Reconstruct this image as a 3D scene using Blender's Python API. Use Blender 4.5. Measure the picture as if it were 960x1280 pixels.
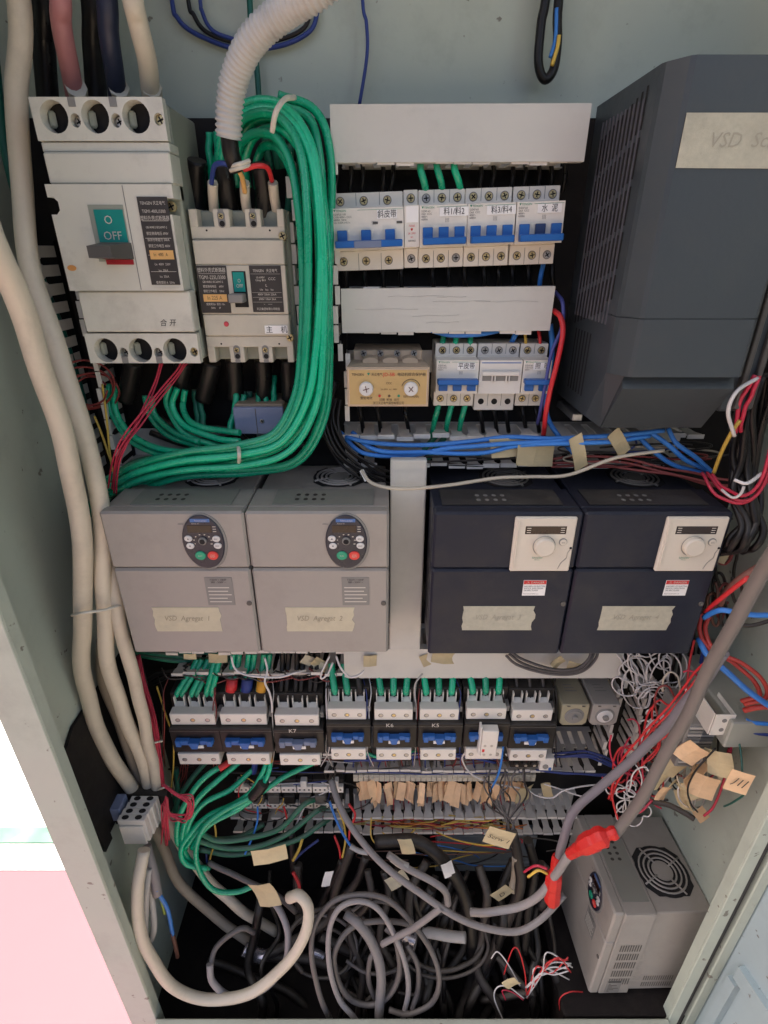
import bpy, math, random
from mathutils import Vector, Matrix

# ------------------------------------------------------------------ camera, sky, sun, exposure
scene = bpy.context.scene
for o in list(bpy.data.objects):
    bpy.data.objects.remove(o)
col = scene.collection
PITCH = math.radians(26.1)
CAM_H = 1.5
FPX = 670.0                                   # focal length in pixels of the 960 x 1280 photograph
cam_data = bpy.data.cameras.new('camera')
cam_data.sensor_fit = 'VERTICAL'
cam_data.sensor_height = 24.0
cam_data.lens = FPX / 1280 * 24.0
cam_data.clip_start = 0.02
cam_data.clip_end = 200.0
cam = bpy.data.objects.new('camera', cam_data)
col.objects.link(cam)
cam.location = (0, 0, CAM_H)
cam.rotation_euler = (math.pi / 2 - PITCH, 0, 0)
scene.camera = cam

SUN_DIR = Vector((0.62, -0.34, -0.70)).normalized()      # the way the light travels
world = bpy.data.worlds.new('World')
scene.world = world
world.use_nodes = True
wn = world.node_tree
for n in list(wn.nodes):
    wn.nodes.remove(n)
sky = wn.nodes.new('ShaderNodeTexSky')
sky.sky_type = 'NISHITA'
sky.sun_disc = False
sky.sun_elevation = math.asin(-SUN_DIR.z)
sky.sun_rotation = math.atan2(-SUN_DIR.x, -SUN_DIR.y)
sky.air_density = 0.3
sky.dust_density = 7.0
sky.ozone_density = 0.0
bg = wn.nodes.new('ShaderNodeBackground')
bg.inputs['Strength'].default_value = 0.15
wo = wn.nodes.new('ShaderNodeOutputWorld')
wn.links.new(sky.outputs[0], bg.inputs['Color'])
wn.links.new(bg.outputs[0], wo.inputs['Surface'])
sun_data = bpy.data.lights.new('sun', 'SUN')
sun_data.energy = 2.6
sun_data.angle = math.radians(0.6)
sun_data.color = (1.0, 0.96, 0.90)
sun = bpy.data.objects.new('sun', sun_data)
col.objects.link(sun)
sun.rotation_euler = SUN_DIR.to_track_quat('-Z', 'Y').to_euler()
scene.view_settings.view_transform = 'Standard'
scene.view_settings.look = 'None'
scene.view_settings.gamma = 1.0
scene.view_settings.use_curve_mapping = False
scene.view_settings.exposure = 2.00
scene.render.engine = 'CYCLES'

# ------------------------------------------------------------------ measuring: a picture point at a given depth -> a place
CP, SP = math.cos(PITCH), math.sin(PITCH)
def ray(u, v):
    a = (u - 480) / FPX
    b = (640 - v) / FPX
    return a, b * SP + CP, b * CP - SP
def P(u, v, Y):
    d = ray(u, v)
    s = Y / d[1]
    return Vector((d[0] * s, Y, CAM_H + d[2] * s))
def Pz(u, v, z):
    d = ray(u, v)
    s = (z - CAM_H) / d[2]
    return Vector((d[0] * s, d[1] * s, z))
def Px(u, v, x):
    d = ray(u, v)
    s = x / d[0]
    return Vector((x, d[1] * s, CAM_H + d[2] * s))
def zz(v, Y):
    return P(480, v, Y).z
def fr(u0, v0, u1, v1, Y):
    """x0, x1, z0, z1 of a rectangle on the upright plane Y"""
    vm = (v0 + v1) / 2
    return P(u0, vm, Y).x, P(u1, vm, Y).x, P(480, v1, Y).z, P(480, v0, Y).z

# ------------------------------------------------------------------ materials
MATS = {}
def M(name, rgb, rough=0.5, metal=0.0, var=0.10, scale=40.0, dust=0.0, bump=0.0, spec=0.5, grime=0.0, trans=0.0, dustcol=(0.23, 0.20, 0.16), each=0.0, chips=0.0):
    if name in MATS:
        return MATS[name]
    m = bpy.data.materials.new(name)
    m.use_nodes = True
    nt = m.node_tree
    b = nt.nodes['Principled BSDF']
    b.inputs['Roughness'].default_value = rough
    b.inputs['Metallic'].default_value = metal
    b.inputs['Specular IOR Level'].default_value = spec
    if trans:
        b.inputs['Transmission Weight'].default_value = trans
    tc = nt.nodes.new('ShaderNodeNewGeometry')
    no = nt.nodes.new('ShaderNodeTexNoise')
    no.inputs['Scale'].default_value = scale
    no.inputs['Detail'].default_value = 6
    no.inputs['Roughness'].default_value = 0.65
    nt.links.new(tc.outputs['Position'], no.inputs['Vector'])
    mx = nt.nodes.new('ShaderNodeMix')
    mx.data_type = 'RGBA'
    mx.inputs['A'].default_value = [c * (1 - var) for c in rgb] + [1]
    mx.inputs['B'].default_value = [min(1, c * (1 + var)) for c in rgb] + [1]
    nt.links.new(no.outputs['Fac'], mx.inputs['Factor'])
    out = mx.outputs['Result']
    if each:
        oi = nt.nodes.new('ShaderNodeObjectInfo')
        er = nt.nodes.new('ShaderNodeMapRange')
        er.inputs['To Min'].default_value = 1 - each
        er.inputs['To Max'].default_value = 1 + each
        nt.links.new(oi.outputs['Random'], er.inputs['Value'])
        hs = nt.nodes.new('ShaderNodeHueSaturation')
        nt.links.new(er.outputs['Result'], hs.inputs['Value'])
        nt.links.new(out, hs.inputs['Color'])
        out = hs.outputs['Color']
    if chips:
        n4 = nt.nodes.new('ShaderNodeTexNoise')
        n4.inputs['Scale'].default_value = 55
        n4.inputs['Detail'].default_value = 3
        nt.links.new(tc.outputs['Position'], n4.inputs['Vector'])
        r4 = nt.nodes.new('ShaderNodeMapRange')
        r4.inputs['From Min'].default_value = 0.69
        r4.inputs['From Max'].default_value = 0.72
        r4.inputs['To Max'].default_value = chips
        nt.links.new(n4.outputs['Fac'], r4.inputs['Value'])
        m4 = nt.nodes.new('ShaderNodeMix')
        m4.data_type = 'RGBA'
        m4.inputs['B'].default_value = (0.09, 0.055, 0.035, 1)
        nt.links.new(r4.outputs['Result'], m4.inputs['Factor'])
        nt.links.new(out, m4.inputs['A'])
        out = m4.outputs['Result']
    if grime:
        n2 = nt.nodes.new('ShaderNodeTexNoise')
        n2.inputs['Scale'].default_value = 14
        n2.inputs['Detail'].default_value = 10
        n2.inputs['Roughness'].default_value = 0.72
        nt.links.new(tc.outputs['Position'], n2.inputs['Vector'])
        rp = nt.nodes.new('ShaderNodeMapRange')
        rp.inputs['From Min'].default_value = 0.50
        rp.inputs['From Max'].default_value = 0.78
        rp.inputs['To Max'].default_value = grime
        nt.links.new(n2.outputs['Fac'], rp.inputs['Value'])
        m2 = nt.nodes.new('ShaderNodeMix')
        m2.data_type = 'RGBA'
        m2.inputs['B'].default_value = (0.10, 0.085, 0.065, 1)
        nt.links.new(rp.outputs['Result'], m2.inputs['Factor'])
        nt.links.new(out, m2.inputs['A'])
        out = m2.outputs['Result']
    rv = nt.nodes.new('ShaderNodeMapRange')
    rv.inputs['From Min'].default_value = 0.3
    rv.inputs['From Max'].default_value = 0.7
    rv.inputs['To Min'].default_value = max(0.05, rough - 0.10)
    rv.inputs['To Max'].default_value = min(1.0, rough + 0.16)
    nt.links.new(no.outputs['Fac'], rv.inputs['Value'])
    nt.links.new(rv.outputs['Result'], b.inputs['Roughness'])
    if dust:
        sp = nt.nodes.new('ShaderNodeSeparateXYZ')
        nt.links.new(tc.outputs['Normal'], sp.inputs[0])
        r2 = nt.nodes.new('ShaderNodeMapRange')
        r2.inputs['From Min'].default_value = 0.25
        r2.inputs['From Max'].default_value = 0.95
        r2.inputs['To Max'].default_value = dust
        nt.links.new(sp.outputs['Z'], r2.inputs['Value'])
        ml = nt.nodes.new('ShaderNodeMath')
        ml.operation = 'MULTIPLY'
        nt.links.new(r2.outputs['Result'], ml.inputs[0])
        ad = nt.nodes.new('ShaderNodeMapRange')
        ad.inputs['From Min'].default_value = 0.3
        ad.inputs['From Max'].default_value = 0.6
        ad.inputs['To Min'].default_value = 0.45
        nt.links.new(no.outputs['Fac'], ad.inputs['Value'])
        nt.links.new(ad.outputs['Result'], ml.inputs[1])
        m3 = nt.nodes.new('ShaderNodeMix')
        m3.data_type = 'RGBA'
        m3.inputs['B'].default_value = (*dustcol, 1)
        nt.links.new(ml.outputs[0], m3.inputs['Factor'])
        nt.links.new(out, m3.inputs['A'])
        out = m3.outputs['Result']
        mr = nt.nodes.new('ShaderNodeMapRange')
        nt.links.new(rv.outputs['Result'], mr.inputs['To Min'])
        mr.inputs['To Max'].default_value = 0.95
        nt.links.new(ml.outputs[0], mr.inputs['Value'])
        nt.links.new(mr.outputs['Result'], b.inputs['Roughness'])
    nt.links.new(out, b.inputs['Base Color'])
    if bump:
        nb = nt.nodes.new('ShaderNodeTexNoise')
        nb.inputs['Scale'].default_value = scale * 14
        nb.inputs['Detail'].default_value = 3
        nt.links.new(tc.outputs['Position'], nb.inputs['Vector'])
        bp = nt.nodes.new('ShaderNodeBump')
        bp.inputs['Strength'].default_value = bump
        bp.inputs['Distance'].default_value = 0.001
        nt.links.new(nb.outputs['Fac'], bp.inputs['Height'])
        nt.links.new(bp.outputs['Normal'], b.inputs['Normal'])
    MATS[name] = m
    return m

CAB = M('cabinet paint', (0.45, 0.50, 0.42), 0.42, var=0.05, scale=9, bump=0.08, grime=0.22, dust=0.4, chips=0.7)
CABDOOR = M('blue-lit door paint', (0.34, 0.42, 0.44), 0.40, var=0.05, scale=9, bump=0.08, grime=0.15, chips=0.7)  # cabinet paint with the blue light on the door put into colour
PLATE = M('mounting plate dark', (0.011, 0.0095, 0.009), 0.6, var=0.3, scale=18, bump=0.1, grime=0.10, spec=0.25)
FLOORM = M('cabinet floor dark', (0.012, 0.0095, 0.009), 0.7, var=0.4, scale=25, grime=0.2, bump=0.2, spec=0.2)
WHITE_CASE = M('white breaker plastic', (0.65, 0.635, 0.545), 0.42, var=0.05, scale=22, grime=0.34, dust=0.25)
CREAM_CASE = M('cream breaker plastic', (0.56, 0.52, 0.42), 0.42, var=0.05, scale=22, grime=0.22, dust=0.35)
SIDE_CASE = M('breaker base plastic', (0.30, 0.32, 0.26), 0.5, var=0.06, scale=22, grime=0.2)
MCBW = M('mcb plastic', (0.76, 0.72, 0.64), 0.38, var=0.05, scale=30, grime=0.16, dust=0.12)
MCBW2 = M('mcb grey plastic', (0.70, 0.675, 0.62), 0.38, var=0.05, scale=30, grime=0.14, dust=0.12)
BLUE = M('blue toggle plastic', (0.012, 0.115, 0.40), 0.35, var=0.12, scale=60, dust=0.10)
DBLUE = M('dark blue plastic', (0.012, 0.035, 0.12), 0.4)
SLATE = M('slate blue plastic', (0.16, 0.20, 0.30), 0.45, var=0.12, scale=60)
TEAL = M('teal off plate', (0.0, 0.26, 0.22), 0.4, var=0.06)
DKGREY = M('dark grey plastic', (0.085, 0.08, 0.072), 0.45, var=0.1, dust=0.5)
MIDGREY = M('mid grey plastic', (0.22, 0.215, 0.20), 0.45, var=0.1, dust=0.3)
BLACKP = M('black plastic', (0.009, 0.008, 0.008), 0.42, var=0.25, dust=0.2, scale=60, spec=0.35)
HOLE = M('dark hollow', (0.010, 0.009, 0.009), 0.8, var=0.2)
BRASS = M('brass screw', (0.62, 0.50, 0.26), 0.32, 0.9, var=0.15, scale=120)
STEEL = M('steel screw', (0.48, 0.46, 0.43), 0.35, 0.9, var=0.15, scale=120)
COPPER = M('copper lug', (0.42, 0.20, 0.11), 0.4, 0.8, var=0.2, scale=120)
ZINC = M('zinc plate', (0.55, 0.55, 0.54), 0.35, 0.85, var=0.12, scale=60, grime=0.2)
PLATEBLK = M('nameplate black', (0.040, 0.034, 0.030), 0.38, var=0.08)
PRINTW = M('white print', (0.62, 0.58, 0.50), 0.6, var=0.05)
PRINTB = M('black print', (0.02, 0.02, 0.022), 0.6, var=0.05)
PRINTG = M('green print', (0.03, 0.25, 0.14), 0.6, var=0.05)
PRINTR = M('red print', (0.60, 0.03, 0.03), 0.6, var=0.05)
PRINTBR = M('brown print', (0.16, 0.10, 0.05), 0.6, var=0.05)
ORANGE = M('orange sticker', (0.72, 0.42, 0.14), 0.5, var=0.06)
PAPER = M('white label paper', (0.86, 0.85, 0.82), 0.6, var=0.04)
DUCT = M('duct plastic', (0.68, 0.655, 0.60), 0.42, var=0.06, scale=25, dust=0.32, grime=0.28)
DUCTC = M('duct cover plastic', (0.58, 0.575, 0.525), 0.38, var=0.04, scale=15, grime=0.14, dust=0.3)
VSDG = M('drive grey plastic', (0.33, 0.305, 0.272), 0.40, var=0.05, scale=20, dust=0.40, grime=0.20, bump=0.12)
VSDG2 = M('drive label film', (0.21, 0.215, 0.185), 0.35, var=0.05, scale=30, dust=0.35)
VSDB = M('drive black plastic', (0.0095, 0.0130, 0.027), 0.42, var=0.12, scale=20, dust=0.06, grime=0.16, bump=0.15, spec=0.35)
VSDB2 = M('drive black film', (0.020, 0.020, 0.021), 0.35, var=0.1, dust=0.2)
BIGB = M('large drive plastic', (0.045, 0.055, 0.062), 0.36, var=0.10, scale=12, grime=0.16, bump=0.15, spec=0.4)
KEYPAD = M('keypad navy', (0.018, 0.020, 0.035), 0.3, var=0.05)
KEYBLUE = M('keypad blue stripe', (0.06, 0.16, 0.42), 0.35, var=0.05)
DISPLAY = M('display brown', (0.022, 0.008, 0.006), 0.15, var=0.1)
KEYW = M('white key', (0.66, 0.65, 0.62), 0.4, var=0.04)
KEYG = M('green key', (0.01, 0.33, 0.18), 0.35, var=0.05)
KEYR = M('red key', (0.70, 0.05, 0.04), 0.35, var=0.05)
IVORY = M('ivory panel', (0.66, 0.60, 0.50), 0.4, var=0.04, grime=0.06)
TAPE = M('masking tape', (0.55, 0.50, 0.36), 0.75, var=0.16, scale=90, bump=0.3, grime=0.12)
TAPEG = M('old masking tape', (0.47, 0.45, 0.35), 0.75, var=0.24, scale=160, bump=0.4, grime=0.25)
BROWNTAG = M('brown paper tag', (0.74, 0.50, 0.29), 0.7, var=0.22, scale=70, bump=0.3, grime=0.1, each=0.25)
PALETAG = M('pale tape tag', (0.56, 0.47, 0.28), 0.65, var=0.18, scale=70, bump=0.3, grime=0.1, each=0.2)
RELAYF = M('relay face tan', (0.52, 0.36, 0.15), 0.45, var=0.06, scale=30, grime=0.05)
RELAYC = M('relay case', (0.56, 0.43, 0.30), 0.45, var=0.05, dust=0.6)
TIMERY = M('timer case yellowish', (0.33, 0.30, 0.20), 0.35, var=0.06, dust=0.25)
TIMERG = M('timer case grey', (0.33, 0.31, 0.28), 0.35, var=0.06, dust=0.25)
CTBLUE = M('transformer blue', (0.20, 0.24, 0.36), 0.45, var=0.1, grime=0.1)
CTTAN = M('transformer tan', (0.32, 0.25, 0.17), 0.6, var=0.15)
REDPLUG = M('red shrink boot', (0.62, 0.016, 0.012), 0.42, var=0.18, scale=90, bump=0.5)
# cables
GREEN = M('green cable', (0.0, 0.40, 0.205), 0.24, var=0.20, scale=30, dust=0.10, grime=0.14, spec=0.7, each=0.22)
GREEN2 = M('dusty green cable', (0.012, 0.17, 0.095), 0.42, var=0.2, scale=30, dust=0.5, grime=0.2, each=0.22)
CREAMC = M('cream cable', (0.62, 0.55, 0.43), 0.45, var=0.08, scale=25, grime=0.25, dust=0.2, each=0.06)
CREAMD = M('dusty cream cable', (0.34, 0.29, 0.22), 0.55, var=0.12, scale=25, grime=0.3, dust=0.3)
BLACKC = M('black cable', (0.009, 0.008, 0.008), 0.34, var=0.3, scale=50, dust=0.22, spec=0.35)
DARKC = M('dusty black cable', (0.024, 0.020, 0.019), 0.36, var=0.35, scale=50, dust=0.38, grime=0.2, spec=0.35, each=0.22)
GREYC = M('grey cable', (0.27, 0.25, 0.245), 0.40, var=0.16, scale=50, dust=0.15, grime=0.3, each=0.22)
GREYD = M('dark grey cable', (0.10, 0.09, 0.087), 0.40, var=0.22, scale=50, dust=0.25, grime=0.3, each=0.22)
GREYL = M('light grey cable', (0.44, 0.42, 0.39), 0.5, var=0.08, scale=50, dust=0.2, grime=0.2)
REDC = M('red wire', (0.62, 0.025, 0.030), 0.4, var=0.12, scale=50, dust=0.15)
DREDC = M('dark red wire', (0.22, 0.025, 0.022), 0.45, var=0.2, scale=50, dust=0.3)
CRIMC = M('crimson wire', (0.48, 0.020, 0.055), 0.42, var=0.12, scale=50, dust=0.15, each=0.18)
BLUEC = M('blue wire', (0.035, 0.20, 0.60), 0.38, var=0.1, scale=50, dust=0.12, each=0.18)
DBLUEC = M('dark blue wire', (0.020, 0.045, 0.22), 0.42, var=0.15, scale=50, dust=0.2)
WHITEC = M('white wire', (0.66, 0.64, 0.62), 0.45, var=0.06, scale=50, grime=0.1, each=0.12)
YELC = M('yellow wire', (0.66, 0.44, 0.07), 0.45, var=0.12, scale=50, dust=0.15, each=0.22)
BROWNC = M('brown wire', (0.12, 0.050, 0.035), 0.45, var=0.2, scale=50, dust=0.2)
TEALC = M('dark teal cable', (0.006, 0.10, 0.075), 0.42, var=0.15, scale=40, dust=0.2)
CONDUIT = M('white corrugated conduit', (0.50, 0.495, 0.465), 0.45, var=0.10, scale=40, grime=0.45)
TIE = M('cable tie', (0.62, 0.58, 0.48), 0.45, var=0.06)
GROUNDP = M('pink painted ground', (0.200, 0.112, 0.124), 0.8, var=0.02, scale=9, spec=0.0)
GROUNDC = M('grey concrete', (0.25, 0.205, 0.15), 0.8, var=0.12, scale=8, bump=0.3)
GROUNDW = M('white slab', (0.62, 0.62, 0.60), 0.7, var=0.04, scale=6)
GROUNDG = M('pale green strip', (0.045, 0.145, 0.09), 0.6, var=0.06, scale=12)

# ------------------------------------------------------------------ mesh helpers
class MB:
    def __init__(self):
        self.v, self.f, self.s = [], [], []
    def add(self, verts, faces, smooth=False):
        n = len(self.v)
        self.v += [tuple(p) for p in verts]
        self.f += [tuple(i + n for i in f) for f in faces]
        self.s += [smooth] * len(faces)
        return self
    def box(self, x0, x1, y0, y1, z0, z1, b=0.0):
        if x0 > x1: x0, x1 = x1, x0
        if y0 > y1: y0, y1 = y1, y0
        if z0 > z1: z0, z1 = z1, z0
        b = min(b, (x1 - x0) * .45, (y1 - y0) * .45, (z1 - z0) * .45)
        if b <= 0:
            vs = [(x, y, z) for x in (x0, x1) for y in (y0, y1) for z in (z0, z1)]
            fs = [(0, 1, 3, 2), (4, 6, 7, 5), (0, 4, 5, 1), (2, 3, 7, 6), (0, 2, 6, 4), (1, 5, 7, 3)]
            return self.add(vs, fs)
        vs, idx = [], {}
        X, Y, Z = (x0, x1), (y0, y1), (z0, z1)
        for i in (0, 1):
            for j in (0, 1):
                for k in (0, 1):
                    sx, sy, sz = (b, -b)[i], (b, -b)[j], (b, -b)[k]
                    idx[i, j, k, 0] = len(vs); vs.append((X[i], Y[j] + sy, Z[k] + sz))
                    idx[i, j, k, 1] = len(vs); vs.append((X[i] + sx, Y[j], Z[k] + sz))
                    idx[i, j, k, 2] = len(vs); vs.append((X[i] + sx, Y[j] + sy, Z[k]))
        fs = []
        c = ((x0 + x1) / 2, (y0 + y1) / 2, (z0 + z1) / 2)
        def face(*ids):
            p = [Vector(vs[i]) for i in ids]
            nrm = (p[1] - p[0]).cross(p[2] - p[0])
            ctr = sum(p, Vector()) / len(p) - Vector(c)
            fs.append(tuple(ids) if nrm.dot(ctr) > 0 else tuple(reversed(ids)))
        for i in (0, 1):
            face(idx[i, 0, 0, 0], idx[i, 1, 0, 0], idx[i, 1, 1, 0], idx[i, 0, 1, 0])
            face(idx[0, i, 0, 1], idx[1, i, 0, 1], idx[1, i, 1, 1], idx[0, i, 1, 1])
            face(idx[0, 0, i, 2], idx[1, 0, i, 2], idx[1, 1, i, 2], idx[0, 1, i, 2])
            for j in (0, 1):
                face(idx[i, j, 0, 0], idx[i, j, 1, 0], idx[i, j, 1, 1], idx[i, j, 0, 1])
                face(idx[i, 0, j, 0], idx[i, 1, j, 0], idx[i, 1, j, 2], idx[i, 0, j, 2])
                face(idx[0, i, j, 1], idx[1, i, j, 1], idx[1, i, j, 2], idx[0, i, j, 2])
                for k in (0, 1):
                    face(idx[i, j, k, 0], idx[i, j, k, 1], idx[i, j, k, 2])
        return self.add(vs, fs)
    def prism(self, poly, y0, y1, b=0.0):
        """poly = [(x, z), ...] counter-clockwise seen from the front (-Y); extruded from y0 (front) to y1 (back)"""
        n = len(poly)
        if b > 0:
            cx = sum(p[0] for p in poly) / n; cz = sum(p[1] for p in poly) / n
            inner = []
            for x, z in poly:
                d = math.hypot(x - cx, z - cz) or 1
                inner.append((x - (x - cx) / d * b, z - (z - cz) / d * b))
            vs = [(x, y0, z) for x, z in inner] + [(x, y0 + b, z) for x, z in poly] + [(x, y1, z) for x, z in poly]
            fs = [tuple(range(n))] + [tuple(range(3 * n - 1, 2 * n - 1, -1))]
            for r in (0, 1):
                for i in range(n):
                    j = (i + 1) % n
                    fs.append((r * n + j, r * n + i, (r + 1) * n + i, (r + 1) * n + j))
            return self.add(vs, fs)
        vs = [(x, y0, z) for x, z in poly] + [(x, y1, z) for x, z in poly]
        fs = [tuple(range(n)), tuple(range(2 * n - 1, n - 1, -1))]
        for i in range(n):
            j = (i + 1) % n
            fs.append((j, i, n + i, n + j))
        return self.add(vs, fs)
    def disc(self, x, z, rx, rz, y0, y1, n=20, b=0.0):
        return self.prism([(x + rx * math.cos(2 * math.pi * i / n), z + rz * math.sin(2 * math.pi * i / n)) for i in range(n)], y0, y1, b)
    def holed(self, x0, x1, z0, z1, cx, cz, rx, rz, y0, y1, n=24):
        """a block whose front (y0) has a round blind hole going back to y1"""
        def edge(a):
            dx, dz = math.cos(a), math.sin(a)
            t = 1e9
            if dx > 1e-9: t = min(t, (x1 - cx) / dx)
            if dx < -1e-9: t = min(t, (x0 - cx) / dx)
            if dz > 1e-9: t = min(t, (z1 - cz) / dz)
            if dz < -1e-9: t = min(t, (z0 - cz) / dz)
            return (cx + dx * t, cz + dz * t)
        angs = [2 * math.pi * i / n for i in range(n)]
        for q in ((x0, z0), (x1, z0), (x1, z1), (x0, z1)):
            angs.append(math.atan2(q[1] - cz, q[0] - cx) % (2 * math.pi))
        angs = sorted(set(round(a, 6) for a in angs))
        m = len(angs)
        O = [edge(a) for a in angs]
        I = [(cx + rx * math.cos(a), cz + rz * math.sin(a)) for a in angs]
        vs = [(p[0], y0, p[1]) for p in O] + [(p[0], y0, p[1]) for p in I] + [(p[0], y1, p[1]) for p in I] + [(p[0], y1, p[1]) for p in O]
        fs = []
        for i in range(m):
            j = (i + 1) % m
            fs.append((i, j, m + j, m + i))
            fs.append((m + i, m + j, 2 * m + j, 2 * m + i))
            fs.append((j, i, 3 * m + i, 3 * m + j))
        return self.add(vs, fs)
    def tube(self, pts, r, n=8, closed=False, rad=None):
        pts = [Vector(p) for p in pts]
        m = len(pts)
        rings = []
        up = None
        for i in range(m):
            a = pts[i - 1] if (i > 0 or closed) else pts[i]
            b = pts[(i + 1) % m] if (i < m - 1 or closed) else pts[i]
            t = (b - a)
            if t.length < 1e-9: t = Vector((0, 0, 1))
            t.normalize()
            if up is None:
                up = t.orthogonal().normalized()
            else:
                up = up - t * up.dot(t)
                if up.length < 1e-6: up = t.orthogonal()
                up.normalize()
            s = t.cross(up)
            rr = rad(i / max(1, m - 1)) if rad else r
            rings.append([pts[i] + (up * math.cos(2 * math.pi * k / n) + s * math.sin(2 * math.pi * k / n)) * rr for k in range(n)])
        vs = [p for rg in rings for p in rg]
        fs = []
        for i in range(m if closed else m - 1):
            i2 = (i + 1) % m
            for k in range(n):
                k2 = (k + 1) % n
                fs.append((i * n + k, i * n + k2, i2 * n + k2, i2 * n + k))
        self.add(vs, fs, True)
        if not closed:
            base = len(self.v) - len(vs)
            self.f.append(tuple(base + k for k in reversed(range(n)))); self.s.append(False)
            self.f.append(tuple(base + (m - 1) * n + k for k in range(n))); self.s.append(False)
        return self
    def quad(self, a, b, c, d):
        return self.add([a, b, c, d], [(0, 1, 2, 3)])
    def build(self, name, mat, parent=None, local=False):
        off = Vector((0, 0, 0))
        if parent is not None and not local:
            p = parent
            while p is not None:
                off = off + p.location
                p = p.parent
        me = bpy.data.meshes.new(name)
        me.from_pydata([(x - off.x, y - off.y, z - off.z) for x, y, z in self.v], [], self.f)
        me.polygons.foreach_set('use_smooth', self.s)
        me.materials.append(mat)
        me.update()
        o = bpy.data.objects.new(name, me)
        col.objects.link(o)
        if parent is not None:
            o.parent = parent
        return o

def tag(o, label=None, cat=None, group=None, kind=None):
    if label: o['label'] = label
    if cat: o['category'] = cat
    if group: o['group'] = group
    if kind: o['kind'] = kind
    return o
def thing(name, label, cat, loc=(0, 0, 0), group=None):
    o = bpy.data.objects.new(name, None)
    o.empty_display_size = 0.02
    col.objects.link(o)
    o.location = loc
    return tag(o, label, cat, group)
def copy_part(src, parent, loc):
    c = src.copy()
    col.objects.link(c)
    c.parent = parent
    c.location = loc
    return c
def bx(name, mat, parent, x0, x1, y0, y1, z0, z1, b=0.0):
    return MB().box(x0, x1, y0, y1, z0, z1, b).build(name, mat, parent)

TEXT_CACHE = {}
def text(s, h, parent, x, y, z, mat=PRINTB, name='lettering', align='CENTER', sx=1.0, shear=0.0, rz=0.0):
    """flat print on an upright surface facing the camera side: x, z is its centre (or left end), h the letter height"""
    cu = bpy.data.curves.new('t', 'FONT')
    cu.body = s
    cu.size = h * 1.35
    cu.align_x = align
    cu.align_y = 'CENTER'
    cu.shear = shear
    cu.resolution_u = 2
    ob = bpy.data.objects.new('t', cu)
    me = bpy.data.meshes.new_from_object(ob)
    bpy.data.objects.remove(ob)
    bpy.data.curves.remove(cu)
    c, sn = math.cos(rz), math.sin(rz)
    off = Vector((0, 0, 0)); p = parent
    while p is not None:
        off += p.location; p = p.parent
    for v in me.vertices:
        a, b2 = v.co.x * sx, v.co.y
        v.co = Vector((x + a * c - b2 * sn, y, z + a * sn + b2 * c)) - off
    me.materials.clear()
    me.materials.append(mat)
    me.name = name
    o = bpy.data.objects.new(name, me)
    col.objects.link(o)
    if parent is not None: o.parent = parent
    return o

def spline(pts, sub=7):
    pts = [Vector(p) for p in pts]
    if len(pts) < 3:
        return pts
    ext = [pts[0] * 2 - pts[1]] + pts + [pts[-1] * 2 - pts[-2]]
    out = []
    for i in range(1, len(ext) - 2):
        p0, p1, p2, p3 = ext[i - 1:i + 3]
        for k in range(sub):
            t = k / sub
            out.append(0.5 * ((2 * p1) + (p2 - p0) * t + (2 * p0 - 5 * p1 + 4 * p2 - p3) * t * t + (3 * p1 - p0 - 3 * p2 + p3) * t ** 3))
    out.append(pts[-1])
    return out
def path(px, Y=0.66):
    return [P(q[0], q[1], q[2] if len(q) > 2 else Y) for q in px]
def wire(name, label, cat, px, r, mat, group=None, Y=0.66, n=8, sub=7):
    pp = path(px, Y)
    for k_ in (0, -1):          # cables that leave the view run on to the roof or the side wall
        e_ = None
        if px[k_][1] < 0: e_ = [Vector((pp[k_].x, min(pp[k_].y + .01, .79), (pp[k_].z + ZT) / 2)), Vector((pp[k_].x, min(pp[k_].y + .02, .79), ZT - .003))]
        elif px[k_][0] > 960 and pp[k_].y > YF + .02: e_ = [Vector((XR - .001, pp[k_].y + .015, pp[k_].z - .004))]
        if e_: pp = (e_[::-1] + pp) if k_ == 0 else (pp + e_)
    pts = spline(pp, sub)
    rr_ = random.Random(len(label) * 131 + int(px[0][0] * 7 + px[0][1] * 13))
    w1, w2, p1, p2 = rr_.uniform(.12, .22), rr_.uniform(.07, .11), rr_.uniform(0, 6), rr_.uniform(0, 6)
    am = min(.16 * r, .0008)
    m_, l_ = len(pts), 0.0
    for i_ in range(1, m_ - 1):
        l_ += (pts[i_] - pts[i_ - 1]).length
        e_ = min(1.0, i_ / 5, (m_ - 1 - i_) / 5)
        pts[i_] = pts[i_] + Vector((math.sin(6.28 * l_ / w1 + p1), math.sin(6.28 * l_ / w1 * 1.3 + p2), math.cos(6.28 * l_ / w1 + p2) + .4 * math.sin(6.28 * l_ / w2 + p1))) * am * e_
    o = MB().tube(pts, r, n).build(name, mat)
    return tag(o, label, cat, group)
def bundle(name, label, cat, px, r, mat, offs, group, Y=0.66, n=8, sub=7, wob=0.0, seed=1):
    """several cables side by side: offs = [(sideways, towards the plate), ...]"""
    rnd = random.Random(seed)
    base = spline(path(px, Y), sub)
    m = len(base)
    res = []
    for (a, d) in offs:
        ph = [rnd.uniform(0, 6.28) for _ in range(4)]
        fq = rnd.uniform(0.7, 1.6)
        pts = []
        for i, p in enumerate(base):
            t = base[min(i + 1, m - 1)] - base[max(i - 1, 0)]
            side = Vector((t.z, 0, -t.x))
            if side.length < 1e-6: side = Vector((1, 0, 0))
            side.normalize()
            k = i / m * 6.28 * fq
            w1 = wob * math.sin(k + ph[0]) + wob * .5 * math.sin(2.3 * k + ph[2])
            w2 = wob * math.sin(k * 1.2 + ph[1])
            pts.append(p + side * (a + w1) + Vector((0, d + w2, 0)))
        o = MB().tube(pts, r, n).build(name, mat)
        res.append(tag(o, label, cat, group))
    return res

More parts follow.
